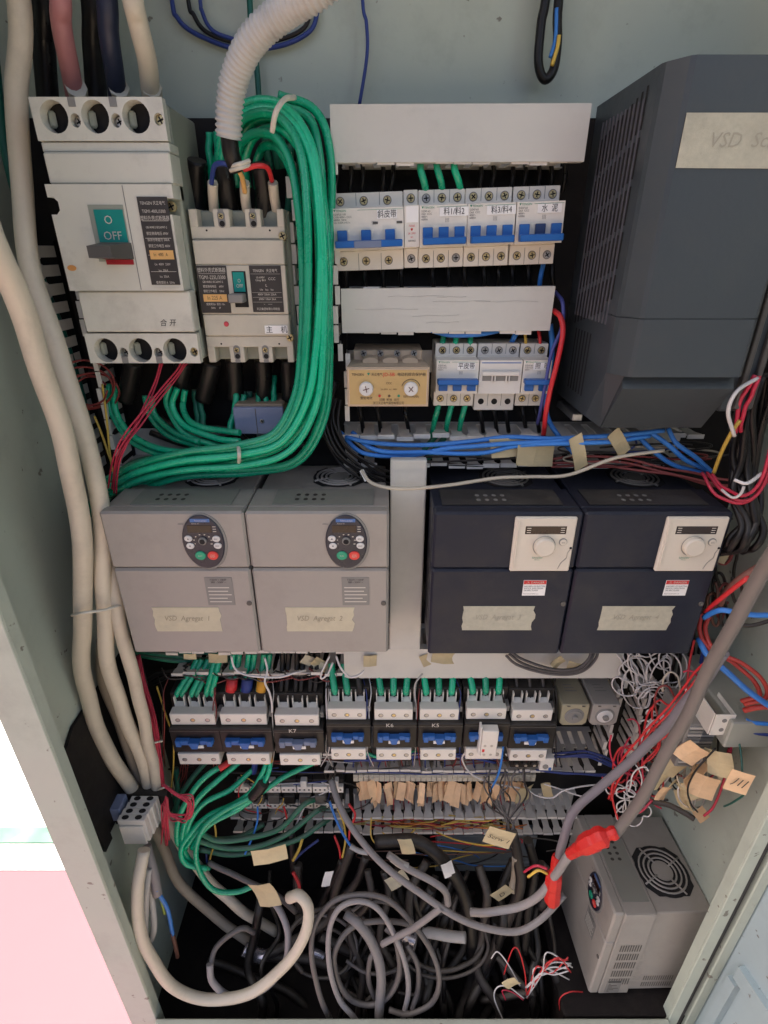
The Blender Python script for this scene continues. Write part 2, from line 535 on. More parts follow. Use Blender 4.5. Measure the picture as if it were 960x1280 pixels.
# ------------------------------------------------------------------ the setting: ground outside, the cabinet shell
YB = 0.800      # cabinet back wall
YP = 0.765      # front of the mounting plate
YF = 0.480      # front opening of the cabinet
XL, XR = -0.468, 0.572
ZF, ZT = 0.22, 2.12  # roof raised out of view so more light falls in from above

tag(MB().box(-5, 5, -4, 6, -0.05, 0.0).build('ground', GROUNDC), kind='structure')
tag(MB().box(-2.5, XL + 0.10, -1.2, 0.868, 0.0, 0.004).build('painted_floor', GROUNDP), kind='structure')
tag(MB().box(-5, XL - 0.03, 0.868, 6, 0.0, 0.006).build('pavement', GROUNDW), kind='structure')
tag(MB().box(-5, XL - 0.03, 0.940, 0.985, 0.006, 0.010).build('kerb_strip', GROUNDG), kind='structure')

cab = thing('electrical_cabinet', 'open grey green steel control cabinet filled with drives and wiring', 'cabinet', (0, YB, 0))
bx('back_panel', CAB, cab, XL, XR, YB, YB + 0.003, 0.10, ZT)
bx('side_panel', CAB, cab, XL - 0.003, XL, YF, YB, 0.10, ZT)
bx('side_panel', CAB, cab, XR, XR + 0.003, YF, YB, 0.10, ZT)
bx('roof_panel', CAB, cab, XL - 0.003, XR + 0.003, YF - 0.02, YB + 0.003, ZT, ZT + 0.003)
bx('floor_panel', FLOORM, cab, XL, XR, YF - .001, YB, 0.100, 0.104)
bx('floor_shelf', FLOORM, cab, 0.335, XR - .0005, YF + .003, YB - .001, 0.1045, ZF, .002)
m = MB().box(XL - 0.003, -0.421, YF - 0.003, YF, 0.10, ZT, 0.0012)
m.box(-0.4235, -0.421, YF, YF + 0.018, 0.10, ZT, 0.0008)
m.build('front_flange', CAB, cab)
m = MB().box(0.526, 0.546, YF - 0.003, YF, 0.10, ZT, 0.0012)
m.box(0.526, 0.5285, YF, YF + 0.018, 0.10, ZT, 0.0008)
m.box(0.544, 0.546, YF, YF + 0.014, 0.10, ZT, 0.0006)
m.box(0.546, 0.562, YF + 0.012, YF + 0.014, 0.10, ZT)
m.box(0.560, 0.578, YF - 0.003, YF + 0.012, 0.10, ZT, 0.0015)
m.build('front_flange', CAB, cab)
MB().box(0.5475, 0.5585, YF + 0.002, YF + 0.0115, 0.10, ZT, .002).build('door_seal', M('rubber seal', (.03, .03, .03), .6), cab)
m = MB().box(-0.421, 0.526, YF - 0.022, YF - 0.002, 0.10, ZF + 0.004, 0.002)
m.build('front_sill', CAB, cab)
plate = bx('mounting_plate', PLATE, cab, -0.445, 0.545, YP, YP + 0.003, 0.106, 1.638, 0.001)  # carried down to darken the back panel below it
# dark plate with a notch on the left wall
m = MB()
pl = [(0.545, 0.70), (0.545, 0.845), (0.575, 0.862), (0.79, 0.862), (0.79, 0.60), (0.60, 0.60), (0.60, 0.615), (0.575, 0.615), (0.575, 0.60), (0.552, 0.60)]
n = len(pl)
vs = [(XL + 0.006, y, z) for y, z in pl] + [(XL + 0.001, y, z) for y, z in pl]
fs = [tuple(reversed(range(n))), tuple(range(n, 2 * n))] + [(i, (i + 1) % n, n + (i + 1) % n, n + i) for i in range(n)]
m.add(vs, fs).build('blanking_plate', PLATE, cab)
# the opened door, swung out to the right
dd = Vector((0.19, -0.98, 0)).normalized(); dn = Vector((dd.y, -dd.x, 0))   # dn points to the left, into the opening
hinge = Vector((0.5795, 0.4765, 0))
def slab(mb, t0, t1, n0, n1, z0, z1):
    vs = []
    for t in (t0, t1):
        for q in (n0, n1):
            for z in (z0, z1):
                p = hinge + dd * t + dn * q
                vs.append((p.x, p.y, z))
    mb.add(vs, [(0, 1, 3, 2), (4, 6, 7, 5), (0, 4, 5, 1), (2, 3, 7, 6), (0, 2, 6, 4), (1, 5, 7, 3)])
m = MB(); slab(m, -0.012, 0.62, -0.004, -0.001, 0.02, 2.10)
door = m.build('door', CABDOOR, cab)
m = MB(); slab(m, 0.02, 0.60, -0.001, 0.010, 0.425, 0.458); m.build('stiffener', CABDOOR, door)
m = MB(); slab(m, 0.015, 0.030, -0.001, 0.014, 0.15, 0.42); m.build('stiffener', CABDOOR, door)

# ------------------------------------------------------------------ wiring ducts
FIN_MESH = {}
def fin_mesh(pitch, depth, lip):
    k = (round(pitch, 4), round(depth, 4), lip)
    if k in FIN_MESH: return FIN_MESH[k]
    a, b, t = pitch * 0.30, pitch * 0.46, 0.0012
    poly = [(-a, 0), (-a, -depth * .72), (-b, -depth * .86), (-b, -depth), (b, -depth), (b, -depth * .86), (a, -depth * .72), (a, 0)]
    n = len(poly)
    vs = [(x, y, -t / 2) for x, y in poly] + [(x, y, t / 2) for x, y in poly]
    fs = [tuple(range(n)), tuple(range(2 * n - 1, n - 1, -1))] + [((i + 1) % n, i, n + i, n + (i + 1) % n) for i in range(n)]
    mb = MB().add(vs, fs)
    mb.box(-b, b, -depth - 0.0012, -depth, -lip, lip * .5)
    me = bpy.data.meshes.new('fin')
    me.from_pydata(mb.v, [], mb.f)
    me.materials.append(DUCT)
    FIN_MESH[k] = me
    return me
def duct(label, axis, a0, a1, w0, w1, pitch=0.021, yf=0.700, walls=(0, 1), skip=(), group=None, seed=3, lip=0.004, bmat=None):
    rnd = random.Random(seed)
    if axis == 'x':
        d = thing('wiring_duct', label, 'wiring duct', ((a0 + a1) / 2, YP, w0), group)
        m = MB().box(a0, a1, YP - 0.0025, YP - 0.0005, w0 - .001, w1 + .001)
        for w in walls: m.box(a0, a1, YP - 0.012, YP - 0.0025, (w0, w1)[w] - .0006, (w0, w1)[w] + .0006)
    else:
        d = thing('wiring_duct', label, 'wiring duct', (w0, YP, a0), group)
        m = MB().box(w0 - .001, w1 + .001, YP - 0.0025, YP - 0.0005, a0, a1)
        for w in walls: m.box((w0, w1)[w] - .0006, (w0, w1)[w] + .0006, YP - 0.012, YP - 0.0025, a0, a1)
    m.build('base', bmat or DUCT, d)  # dark bmat puts the dim, wire-filled interior into the base colour
    me = fin_mesh(pitch, YP - 0.012 - yf, lip)
    L = d.location
    for w in walls:
        nf = int((a1 - a0) / pitch)
        for i in range(nf):
            if (w, i) in skip: continue
            o = bpy.data.objects.new('fin', me)
            col.objects.link(o)
            o.parent = d
            t = a0 + (i + .5) * pitch
            j = rnd.uniform(-1, 1)
            if axis == 'x':
                o.location = Vector((t, YP - 0.012, (w0, w1)[w])) - L
                o.rotation_euler = (rnd.uniform(-.05, .05), 0, rnd.uniform(-.02, .02))
                if w == 0: o.scale = (1, 1, -1)
            else:
                o.location = Vector(((w0, w1)[w], YP - 0.012, t)) - L
                o.rotation_euler = (rnd.uniform(-.02, .02), math.pi / 2, rnd.uniform(-.06, .06))
                if w == 1: o.scale = (1, 1, -1)
    return d
def cover_x(d, x0, x1, z0, z1, yf=0.6975, skew=0.0, name='cover'):
    m = MB()
    dz = skew
    vs = [(x0, yf, z0), (x1, yf, z0 + dz), (x1, yf, z1 + dz), (x0, yf, z1)]
    back = [(p[0], yf + .0016, p[2]) for p in vs]
    m.add(vs + back, [(0, 1, 2, 3), (7, 6, 5, 4), (1, 0, 4, 5), (2, 1, 5, 6), (3, 2, 6, 7), (0, 3, 7, 4)])
    for a, b, s in ((0, 1, 1), (3, 2, -1)):
        p, q = Vector(vs[a]), Vector(vs[b])
        m.add([p + Vector((0, .001, 0)), q + Vector((0, .001, 0)), q + Vector((0, .013, 0)), p + Vector((0, .013, 0)),
               p + Vector((0, .001, s * .0014)), q + Vector((0, .001, s * .0014)), q + Vector((0, .013, s * .0014)), p + Vector((0, .013, s * .0014))],
              [(0, 3, 2, 1), (4, 5, 6, 7), (0, 1, 5, 4), (3, 7, 6, 2), (1, 2, 6, 5), (0, 4, 7, 3)])
    return m.build(name, DUCTC, d)

x0, x1, z0, z1 = fr(412, 131, 738, 205, 0.70)
d = duct('covered wiring duct above the upper row of small breakers', 'x', -0.050, 0.212, z0 + .003, z1 - .003, 0.021, 0.701, walls=(0,))
cover_x(d, -0.0575, 0.2195, z0 + .001, z1, skew=0.001)
x0, x1, z0, z1 = fr(428, 361, 690, 416, 0.70)
d = duct('pencil marked covered wiring duct between the two breaker rows', 'x', -0.046, 0.200, z0 + .002, z1 - .002, 0.021, 0.701)
cover_x(d, -0.052, 0.206, z0, z1, skew=0.003)
m = MB()
rnd = random.Random(5)
for k in range(7):
    xa = rnd.uniform(-.04, .12); zc = z0 + rnd.uniform(.012, .045); ln = rnd.uniform(.03, .08)
    m.tube([(xa + ln * i / 6, 0.6972, zc + .0006 * math.sin(i * 1.7 + k) + ln * i / 6 * .012) for i in range(7)], 0.00013, 4)
m.build('pencil_mark', M('faint pencil', (.33, .32, .30), .7), d)
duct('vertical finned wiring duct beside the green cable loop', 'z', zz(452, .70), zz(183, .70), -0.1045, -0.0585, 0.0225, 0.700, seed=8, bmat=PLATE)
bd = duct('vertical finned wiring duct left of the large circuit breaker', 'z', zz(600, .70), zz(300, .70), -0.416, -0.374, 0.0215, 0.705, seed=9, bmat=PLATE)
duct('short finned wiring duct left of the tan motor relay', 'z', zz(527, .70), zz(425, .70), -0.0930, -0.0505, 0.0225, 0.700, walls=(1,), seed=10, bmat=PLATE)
duct('finned wiring duct under the lower row of small breakers', 'x', -0.058, 0.235, 1.229, 1.272, 0.0245, 0.700, skip=((1, 9), (0, 2), (0, 3)), seed=11)
duct('short finned wiring duct under the large black drive', 'x', 0.240, 0.44, 1.229, 1.272, 0.0245, 0.700, skip=((1, 5), (0, 4)), seed=12)
duct('finned wiring duct behind the fan of the left grey drive', 'x', -0.376, -0.20, 1.222, 1.262, 0.0245, 0.700, walls=(0,), seed=21)
# vertical cover between the drives
d = thing('wiring_duct', 'smooth covered vertical duct between grey and black drives', 'wiring duct', (0.030, YP, 0.93))
bx('base', DUCT, d, 0.011, 0.0545, 0.672, YP - .001, 0.935, 1.245, 0.001)
bx('cover', DUCTC, d, 0.0085, 0.0565, 0.660, 0.672, 0.935, 1.2525, 0.0015)
# duct under the drives
d = duct('long wiring duct below the four drives with white cover on its right', 'x', -0.36, 0.385, 0.856, 0.905, 0.0215, 0.692, seed=13)
cover_x(d, -0.066, 0.393, 0.853, 0.915, yf=0.686)
duct('finned wiring duct directly below the contactor row', 'x', -0.115, 0.405, 0.607, 0.653, 0.0207, 0.700, seed=14)
duct('finned wiring duct under the brown paper tags', 'x', -0.065, 0.405, 0.420, 0.470, 0.0207, 0.700, seed=15)
duct('finned wiring duct under the small relay rows on the left', 'x', -0.31, -0.075, 0.425, 0.470, 0.0207, 0.700, seed=16, skip=((1, 3), (1, 7), (0, 2), (0, 6)))

# ------------------------------------------------------------------ screws
def screw(parent, x, z, y, r=0.0045, mat=BRASS, slot=True, name='screw', rot=0.4):
    s = MB().disc(x, z, r, r, y - 0.0012, y + 0.003, 14, 0.0005).build(name, mat, parent)
    if slot:
        m = MB()
        for a in (rot, rot + math.pi / 2):
            c, sn = math.cos(a), math.sin(a)
            l, w = r * .72, r * .16
            pts = [(x + c * l - sn * w, z + sn * l + c * w), (x - c * l - sn * w, z - sn * l + c * w), (x - c * l + sn * w, z - sn * l - c * w), (x + c * l + sn * w, z + sn * l - c * w)]
            m.prism(pts, y - 0.0014, y - 0.0008)
        m.build('slot', HOLE, s)
    return s

# ------------------------------------------------------------------ large circuit breaker
YM = 0.658
br = thing('circuit_breaker', 'large white circuit breaker with teal OFF plate and dark handle', 'breaker', (-0.286, YP, zz(453, YM)))
def Z(v): return zz(v, YM)
XA, XB = -0.353, -0.2205
bx('base', SIDE_CASE, br, XA + .002, XB - .001, YM + .018, YP - .001, Z(452), Z(124), .002)
def term_block(v0, v1, vc, name):
    m = MB()
    w = (XB - XA)
    zc = Z(vc); zlo, zhi = Z(v1), Z(v0)
    cen = [XA + w * t for t in (0.165, 0.475, 0.785)]
    edges = [XA, (cen[0] + cen[1]) / 2 - .006, (cen[0] + cen[1]) / 2 + .006, (cen[1] + cen[2]) / 2 - .006, (cen[1] + cen[2]) / 2 + .006, XB - .012]
    for i in range(3):
        m.holed(edges[2 * i], edges[2 * i + 1], zlo, zhi, cen[i], zc, .0138, .0140, YM, YM + .05)
    for i in (1, 2):
        m.holed(edges[2 * i - 1], edges[2 * i], zlo, zhi, (edges[2 * i - 1] + edges[2 * i]) / 2, zc - .003, .0052, .0060, YM, YM + .012)
    m.holed(XB - .012, XB, zlo, zhi, XB - .0062, zc - .002, .0048, .0052, YM, YM + .010)
    t = m.build(name, WHITE_CASE, br)
    mm = MB()
    for c in cen: mm.disc(c, zc, .0142, .0144, YM + .016, YM + .036, 18)  # dark disc near the front stands for the shade inside the hole
    mm.build('terminal_hollow', HOLE, t)
    for c in cen:
        MB().box(c - .0128, c - .0050, YM + .011, YM + .0155, zc - .0075, zc + .0075, .002).build('lit_wall_sliver', SIDE_CASE, t)  # pale sliver standing for the lit inner wall of the hole
    for i in (1, 2):
        screw(t, (edges[2 * i - 1] + edges[2 * i]) / 2, zc - .003, YM + .009, .0045, STEEL)
    screw(t, XB - .0062, zc - .002, YM + .006, .0048, BRASS)
    nt = MB()
    for i in (1, 2):
        xm = (edges[2 * i - 1] + edges[2 * i]) / 2
        zt = zhi if v0 < 300 else zlo
        nt.box(xm - .0036, xm + .0036, YM - .0006, YM + .004, zt - (.008 if v0 < 300 else 0), zt + (0 if v0 < 300 else .008))
    nt.build('notch', MIDGREY, t)
    return t
term_block(121, 176, 146, 'terminal_cover')
term_block(417, 454, 438, 'terminal_cover')
bx('cover_strip', WHITE_CASE, br, XA + .001, XB, YM + .002, YM + .03, Z(190), Z(177), .001)
bx('arc_cover', WHITE_CASE, br, XA + .003, XB, YM - .003, YM + .03, Z(230.5), Z(190.5), .0015)
# main cover with side notches
xl, xr, zl, zh = XA - .001, XB - .001, Z(363), Z(231)
zn = Z(258)
poly = [(xl, zl), (xr - .004, zl), (xr - .004, zn - .008), (xr - .014, zn - .008), (xr - .018, zn - .004), (xr - .018, zn + .003), (xr - .014, zn + .007), (xr, zn + .007), (xr, zh), (xl, zh),
        (xl, zn + .008), (xl + .006, zn + .008), (xl + .010, zn + .004), (xl + .010, zn - .004), (xl + .006, zn - .008), (xl, zn - .008)]
mc = MB().prism(poly, YM - .006, YM + .028).build('main_cover', WHITE_CASE, br)
screw(mc, xr - .007, zn, YM + .004, .0050, BRASS)
xs = P(168, 300, YM).x
bx('seam', MIDGREY, mc, xs - .0004, xs + .0004, YM - .0064, YM - .005, zl + .001, zh - .001)
bx('lower_cover', WHITE_CASE, br, XA + .004, XB - .001, YM - .001, YM + .03, Z(415), Z(364), .0015)
# window with handle
YC = YM - .006
a0, a1, b0, b1 = fr(117, 256, 160, 327, YC)
w = bx('handle_window', SIDE_CASE, br, a0, a1, YC - .0008, YC + .002, b0, b1)
bx('off_plate', TEAL, w, a0 + .0055, a1 - .001, YC - .0016, YC, b0 + .019, b1 - .0045)
text('O', .0085, w, (a0 + a1) / 2 + .001, YC - .0021, b1 - .0145, PRINTW)
text('OFF', .0085, w, (a0 + a1) / 2 + .0025, YC - .0021, b1 - .0295, PRINTW)
bx('red_edge', M('red lining', (.35, .01, .02), .5), w, a0 + .008, a1 + .0005, YC - .0016, YC, b0 - .003, b0 + .002)
hd = MB()
hx0, hx1 = a0 + .005, a1 + .0015
hz = b0 + .0105
vs = [(hx0, YC, hz - .008), (hx1, YC, hz - .008), (hx1, YC, hz + .008), (hx0, YC, hz + .008),
      (hx0 - .001, YC - .030, hz - .0065), (hx1 - .010, YC - .030, hz - .0065), (hx1 - .010, YC - .030, hz + .0050), (hx0 - .001, YC - .030, hz + .0050)]
hd.add(vs, [(4, 5, 6, 7), (0, 3, 2, 1), (0, 1, 5, 4), (1, 2, 6, 5), (2, 3, 7, 6), (3, 0, 4, 7)])
hd.build('handle', DKGREY, br)
# nameplate
a0, a1, b0, b1 = fr(184, 246, 216, 356, YC); a0 -= .003; a1 += .001
np_ = bx('nameplate', PLATEBLK, br, a0, a1, YC - .0010, YC, b0, b1)
zt = b1 - .006
def line(t, h, dz, al='CENTER', mat=PRINTW, sx=.8):
    global zt
    text(t, h, np_, (a0 + a1) / 2, YC - .0014, zt, mat, sx=sx); zt -= dz
line('TENGEN 天正电气', .0030, .0075); line('TGM1-400L/3300', .0032, .0065); line('塑料外壳式断路器', .0036, .0085)
line('GB14048.2 IEC60947-2', .0022, .006); line('额定绝缘电压 690V', .0026, .006); line('极限分断能力 50kA', .0026, .006); line('额定工作电压 400V', .0026, .0095)
s = bx('rating_sticker', ORANGE, np_, a0 + .004, a1 - .002, YC - .0016, YC - .0008, zt - .0035, zt + .0055)
text('In  400  A', .0036, s, (a0 + a1) / 2, YC - .0020, zt + .001, PRINTBR, sx=.8); zt -= .0085
for q in ('Ue  400V  230V', 'Icu  50kA', 'Ics  35kA', '使用类别 A  50Hz', '天正集团有限公司'): line(q, .0025, .0062)
bar = MB()
for k in range(5): bar.box(a0 + .002, a1 - .002, YC - .0013, YC - .0009, b1 - .0225 - k * .0165, b1 - .0221 - k * .0165)
bar.build('rule_line', PRINTW, np_)
a = P(90, 335, YC); MB().disc(a.x, a.z, .0050, .0030, YC - .0006, YC, 14).build('orange_dot', M('orange dot', (.65, .30, .08), .5), br)
a = P(212, 404, YM - .001); text('合 开', .0062, br, a.x - .002, YM - .0015, a.z, PRINTB, name='handwriting', shear=.2)

# ------------------------------------------------------------------ small circuit breaker
YM = 0.680
XA, XB = P(240, 300, YM).x, P(357, 300, YM).x
br = thing('circuit_breaker', 'smaller cream circuit breaker with two black nameplates and label 主机', 'breaker', ((XA + XB) / 2, YP, zz(453, YM)))
bx('base', SIDE_CASE, br, XA + .002, XB + .003, YM + .016, YP - .001, Z(452), Z(262), .002)
W = XB - XA
def comb(v0, v1, vs_, up):
    m = MB()
    zlo, zhi = Z(v1), Z(v0)
    zs = Z(vs_)
    pr = [0, .085, .255, .425, .590, .755, .925, 1.0]
    if up: m.box(XA, XB, YM, YM + .05, zlo, zs, .0008)
    else: m.box(XA, XB, YM, YM + .05, zs, zhi, .0008)
    for i in range(4):
        p0, p1 = XA + W * pr[2 * i], XA + W * pr[2 * i + 1]
        if up: m.box(p0, p1, YM, YM + .05, zs - .001, zhi, .0008)
        else: m.box(p0, p1, YM, YM + .05, zlo, zs + .001, .0008)
    t = m.build('terminal_cover', CREAM_CASE, br)
    zc = (zhi - .010) if up else (zlo + .012)
    for i in (1, 2):
        xc = XA + W * (pr[2 * i] + pr[2 * i + 1]) / 2
        q = MB()
        pts = [(xc + .0042 * math.cos(k * math.pi / 8), zc + (.0045 if k <= 8 else -.0045) + .0042 * math.sin(k * math.pi / 8)) for k in range(17)]
        h = q.prism(pts, YM - .0004, YM + .001).build('slot_hollow', MIDGREY, t)
        screw(h, xc, zc + .003, YM - .0006, .0030, BRASS)
        MB().disc(xc + .0004, zc - .0045, .0030, .0030, YM - .0009, YM, 12).build('hollow', HOLE, h)
        xn = xc; 
        MB().box(xc - .003, xc + .003, YM - .0005, YM + .002, (zhi - .0045) if up else zlo, zhi if up else zlo + .0035).build('notch', MIDGREY, t)
    for xx in (.17, .84):
        MB().disc(XA + W * xx, zs - .004 if up else zs + .004, .0011, .0011, YM - .0004, YM, 10).build('pin_hole', HOLE, t)
    for p0, p1 in ((1, 2), (3, 4), (5, 6)):
        MB().box(XA + W * pr[p0] + .001, XA + W * pr[p1] - .001, YM + .022, YM + .024, (zs if up else zlo), (zhi if up else zs)).build('terminal_hollow', HOLE, t)
    screw(t, XB - .003, Z(295) if up else Z(422), YM - .001, .0045, BRASS)
    return t
comb(261, 299, 283, True)
comb(420, 453, 434, False)
bx('arc_cover', CREAM_CASE, br, XA + .001, XB - .002, YM - .004, YM + .03, Z(331), Z(299.5), .0012)
bx('main_cover', CREAM_CASE, br, XA + .001, XB - .002, YM - .004, YM + .03, Z(392), Z(331.3), .0008)
bx('lower_cover', CREAM_CASE, br, XA + .001, XB - .002, YM - .003, YM + .03, Z(419.5), Z(392.5), .0012)
YC = YM - .004
a0, a1, b0, b1 = fr(249, 332, 286, 391, YC)
n1 = bx('nameplate', PLATEBLK, br, a0, a1, YC - .0008, YC, b0, b1)
xm = (a0 + a1) / 2
text('塑料外壳式断路器', .0040, n1, xm, YC - .0012, b1 - .0050, PRINTW, sx=.75)
text('TGM1-225L/3300', .0042, n1, xm, YC - .0012, b1 - .0125, PRINTW, sx=.75)
text('GB14048.2 IEC60947-2', .0023, n1, xm, YC - .0012, b1 - .0172, PRINTW, sx=.8)
text('额定绝缘电压    690V', .0024, n1, xm, YC - .0012, b1 - .0222, PRINTW, sx=.8)
text('额定工作电压    50Hz', .0024, n1, xm, YC - .0012, b1 - .0272, PRINTW, sx=.8)
s = bx('rating_sticker', ORANGE, n1, a0 + .004, a1 - .003, YC - .0013, YC - .0006, b1 - .0385, b1 - .0305)
text('In 225 A', .0044, s, xm, YC - .0017, b1 - .0345, PRINTBR, sx=.85)
text('使用类别A  脱扣 10In', .0022, n1, xm, YC - .0012, b1 - .0415, PRINTW, sx=.8)
text('50Hz      3P', .0022, n1, xm, YC - .0012, b1 - .0455, PRINTW, sx=.8)
MB().box(a0 + .002, a1 - .002, YC - .0012, YC - .0007, b1 - .0086, b1 - .0083).build('rule_line', PRINTW, n1)
a0, a1, b0, b1 = fr(314, 332, 353, 390, YC)
n2 = bx('nameplate', PLATEBLK, br, a0, a1, YC - .0008, YC, b0, b1)
xm = (a0 + a1) / 2
text('TENGEN   天正电气', .0030, n2, xm, YC - .0012, b1 - .0055, PRINTW, sx=.8)
text('CCC', .0030, n2, xm + .007, YC - .0012, b1 - .0140, PRINTW)
text('Ui 690V\nUimp 8kV', .0022, n2, xm - .006, YC - .0012, b1 - .0140, PRINTW)
text('L', .0030, n2, xm, YC - .0012, b1 - .0210, PRINTW)
for k, q in enumerate(('Ue   Icu   Ics', '400V 35kA 22kA', '690V 10kA 5kA', '~    -----')):
    text(q, .0023, n2, xm, YC - .0012, b1 - .0255 - k * .0052, PRINTW)
text('天正集团有限公司制造', .0024, n2, xm, YC - .0012, b1 - .0468, PRINTW, sx=.85)
m = MB()
for k in (.0086, .0285, .0337, .0389): m.box(a0 + .001, a1 - .001, YC - .0012, YC - .0007, b1 - k - .0002, b1 - k)
m.build('rule_line', PRINTW, n2)
a0, a1, b0, b1 = fr(292, 339, 309, 384, YC)
w = bx('handle_window', HOLE, br, a0, a1, YC - .0006, YC + .001, b0, b1)
bx('off_plate', TEAL, w, a0 + .001, a1 - .002, YC - .0014, YC, b0 + .017, b1 - .001)
text('O\nOFF', .0042, w, (a0 + a1) / 2, YC - .0018, b1 - .0130, PRINTW, sx=.8)
bx('handle', MIDGREY, br, a0 - .003, a1 - .002, YC - .018, YC, b0 + .006, b0 + .0155, .001)
a = P(283, 405, YC + .001)
MB().disc(a.x, a.z, .0030, .0030, YC - .0002, YC + .002, 16, .0006).build('test_button', M('red button', (.55, .06, .08), .4), br)
a0, a1, b0, b1 = fr(331, 407, 361, 417, YC)
lb = bx('label_sticker', PAPER, br, a0, a1 - .0015, YC - .0004, YC + .002, b0, b1)
text('主    机', .0062, lb, (a0 + a1) / 2, YC - .0008, (b0 + b1) / 2 - .0004, PRINTB)

# ------------------------------------------------------------------ small breakers
def mcb(label, x0, poles, zb, kind, words=None, wx=.5, tilt=0.03, group='miniature breakers'):
    """one row-mounted breaker; x0 left edge, zb bottom; 18 mm a pole"""
    pw = 0.0180 if kind != 'residual' else 0.0272
    if kind == 'neutral': pw = 0.0170
    w = pw * poles - .0004
    b = thing('miniature_breaker', label, 'breaker', (x0 + w / 2, YP, zb), group)
    H = 0.0815
    mt = MCBW2 if kind == 'slider' else MCBW
    yt, yn = 0.7145, 0.690
    za, zc = zb + .0215, zb + .0655
    bx('body', mt, b, x0, x0 + w, yt + .001, YP - .002, zb + .001, zb + H - .001, .0008)
    bx('terminal_block', mt, b, x0, x0 + w, yt, yt + .02, zc, zb + H, .0008)
    bx('terminal_block', mt, b, x0, x0 + w, yt, yt + .02, zb - (.006 if kind == 'slider' else 0), za, .0008)
    slope = .004
    nose = MB()
    vs = [(x0, yn, za + .001), (x0 + w, yn, za + .001), (x0 + w, yn, zc - .001), (x0, yn, zc - .001)]
    bk = [(p[0], yt + .004, p[2]) for p in vs]
    nose.add(vs + bk, [(0, 1, 2, 3), (1, 0, 4, 5), (2, 1, 5, 6), (3, 2, 6, 7), (0, 3, 7, 4)])
    nz = nose.build('nose', mt, b)
    for i in range(poles):
        xc = x0 + pw * (i + .5)
        if kind == 'residual': xc = x0 + pw * (i + .33)
        for zz_, hole in ((zc + .0075, False), (za - .0115 + (-.004 if kind == 'slider' else 0), kind == 'slider')):
            rng = random.Random(int(xc * 1e5) + int(zz_ * 1e4))
            if hole:
                MB().disc(xc, zz_, .0040, .0040, yt - .0004, yt + .001, 16).build('terminal_hole', HOLE, b)
            else:
                MB().disc(xc, zz_, .0050, .0050, yt - .0003, yt + .001, 16).build('screw_well', MIDGREY, b)
                screw(b, xc, zz_, yt - .0006, .0040, STEEL if (kind == 'slider' or rng.random() < .25) else BRASS, rot=rng.uniform(0, 1.5))
        if i:
            bx('pole_seam', MIDGREY, b, x0 + pw * i - .0003, x0 + pw * i + .0003, yt - .0003, yt + .001, zb + .0003, za - .003)
            bx('pole_seam', MIDGREY, b, x0 + pw * i - .0003, x0 + pw * i + .0003, yt - .0003, yt + .001, zc + .003, zb + H - .0003)
        if kind in ('up', 'down', 'residual'):
            # lever slot and lever
            lw = .0056
            z1_ = za + .021
            if kind == 'down': z1_ = za + .0195
            xs_ = xc + (.002 if kind == 'residual' else 0)
            bx('lever_slot', MCBW, b, xs_ - lw - .0018, xs_ + lw + .0018, yn - .0012, yn, za + .0045, z1_ + .0005, .0004)
            if kind == 'down':
                bx('lever', BLUE, b, xs_ - lw, xs_ + lw, yn - .006, yn - .001, za + .0055, z1_ - .006, .0006)
            else:
                bx('lever', DBLUE if (words == '水  泥' and i == 1) else BLUE, b, xs_ - lw, xs_ + lw, yn - .006, yn - .001, za + .009, z1_, .0006)
    if kind in ('up', 'residual'):
        bar = MB().box(x0 + .003, x0 + w - .002, yn - .015, yn - .003, za + .0030, za + .0105, .0010)
        bar.build('lever_bar', BLUE, b)
        if kind == 'residual':
            bx('bar_sleeve', SLATE, b, x0 + w * .30, x0 + w * .68, yn - .0158, yn - .004, za + .0024, za + .0100, .0008)
    elif kind == 'down':
        MB().box(x0 + .001, x0 + w - .001, yn - .015, yn - .003, za + .0150, za + .0215, .0010).build('lever_bar', BLUE, b)
    elif kind == 'slider':
        bx('stripe', BLUE, b, x0 + .002, x0 + w - .002, yn - .0004, yn, zc - .0045, zc - .0035)
        bx('slider_track', MIDGREY, b, x0 + .004, x0 + w - .004, yn - .0008, yn, za + .0175, za + .0285, .0003)
        bx('slider_bar', MCBW2, b, x0 + .003, x0 + w - .003, yn - .005, yn, za + .0245, za + .0300, .0008)
        for i in range(poles - 1):
            for q in (-.0026, .0012):
                xx = x0 + pw * (i + 1) + q
                bx('slider_rib', MCBW2, b, xx, xx + .0014, yn - .004, yn, za + .016, za + .026, .0004)
    # print
    if kind == 'neutral':
        bx('white_window', PAPER, b, x0 + .002, x0 + w - .001, yn - .0006, yn, zc - .0180, zc - .002)
        for k, q in enumerate(('TGN65', '♥', '2A  500V', 'AC', 'GB10963')):
            text(q, .0021, b, x0 + w / 2, yn - .0005, zc - .0215 - k * .0038, PRINTR if k < 4 else PRINTB, sx=.8)
    elif kind != 'slider':
        text('▼TENGEN', .0022, b, x0 + .002, yn - .0004, zc - .0034, PRINTG, align='LEFT')
        bx('green_line', PRINTG, b, x0 + w * .36, x0 + w - .001, yn - .0003, yn, zc - .0032, zc - .0029)
        text({'up': 'DZ47-63\nD63  CCC\n400V~\n6000A', 'residual': 'DZ47LE-100\nC100 400V~ CCC\n6000A  50Hz\nIΔn 0.03A t<0.1s', 'down': 'DZ47-63\nC32 CCC\n400V~'}[kind], .0020, b, x0 + .002, yn - .0004, zc - (.0110 if kind != 'down' else .0100), PRINTB, align='LEFT')
        text('⌇⌇⌇', .0036, b, x0 + w * .58, yn - .0004, zc - .0165, MIDGREY)
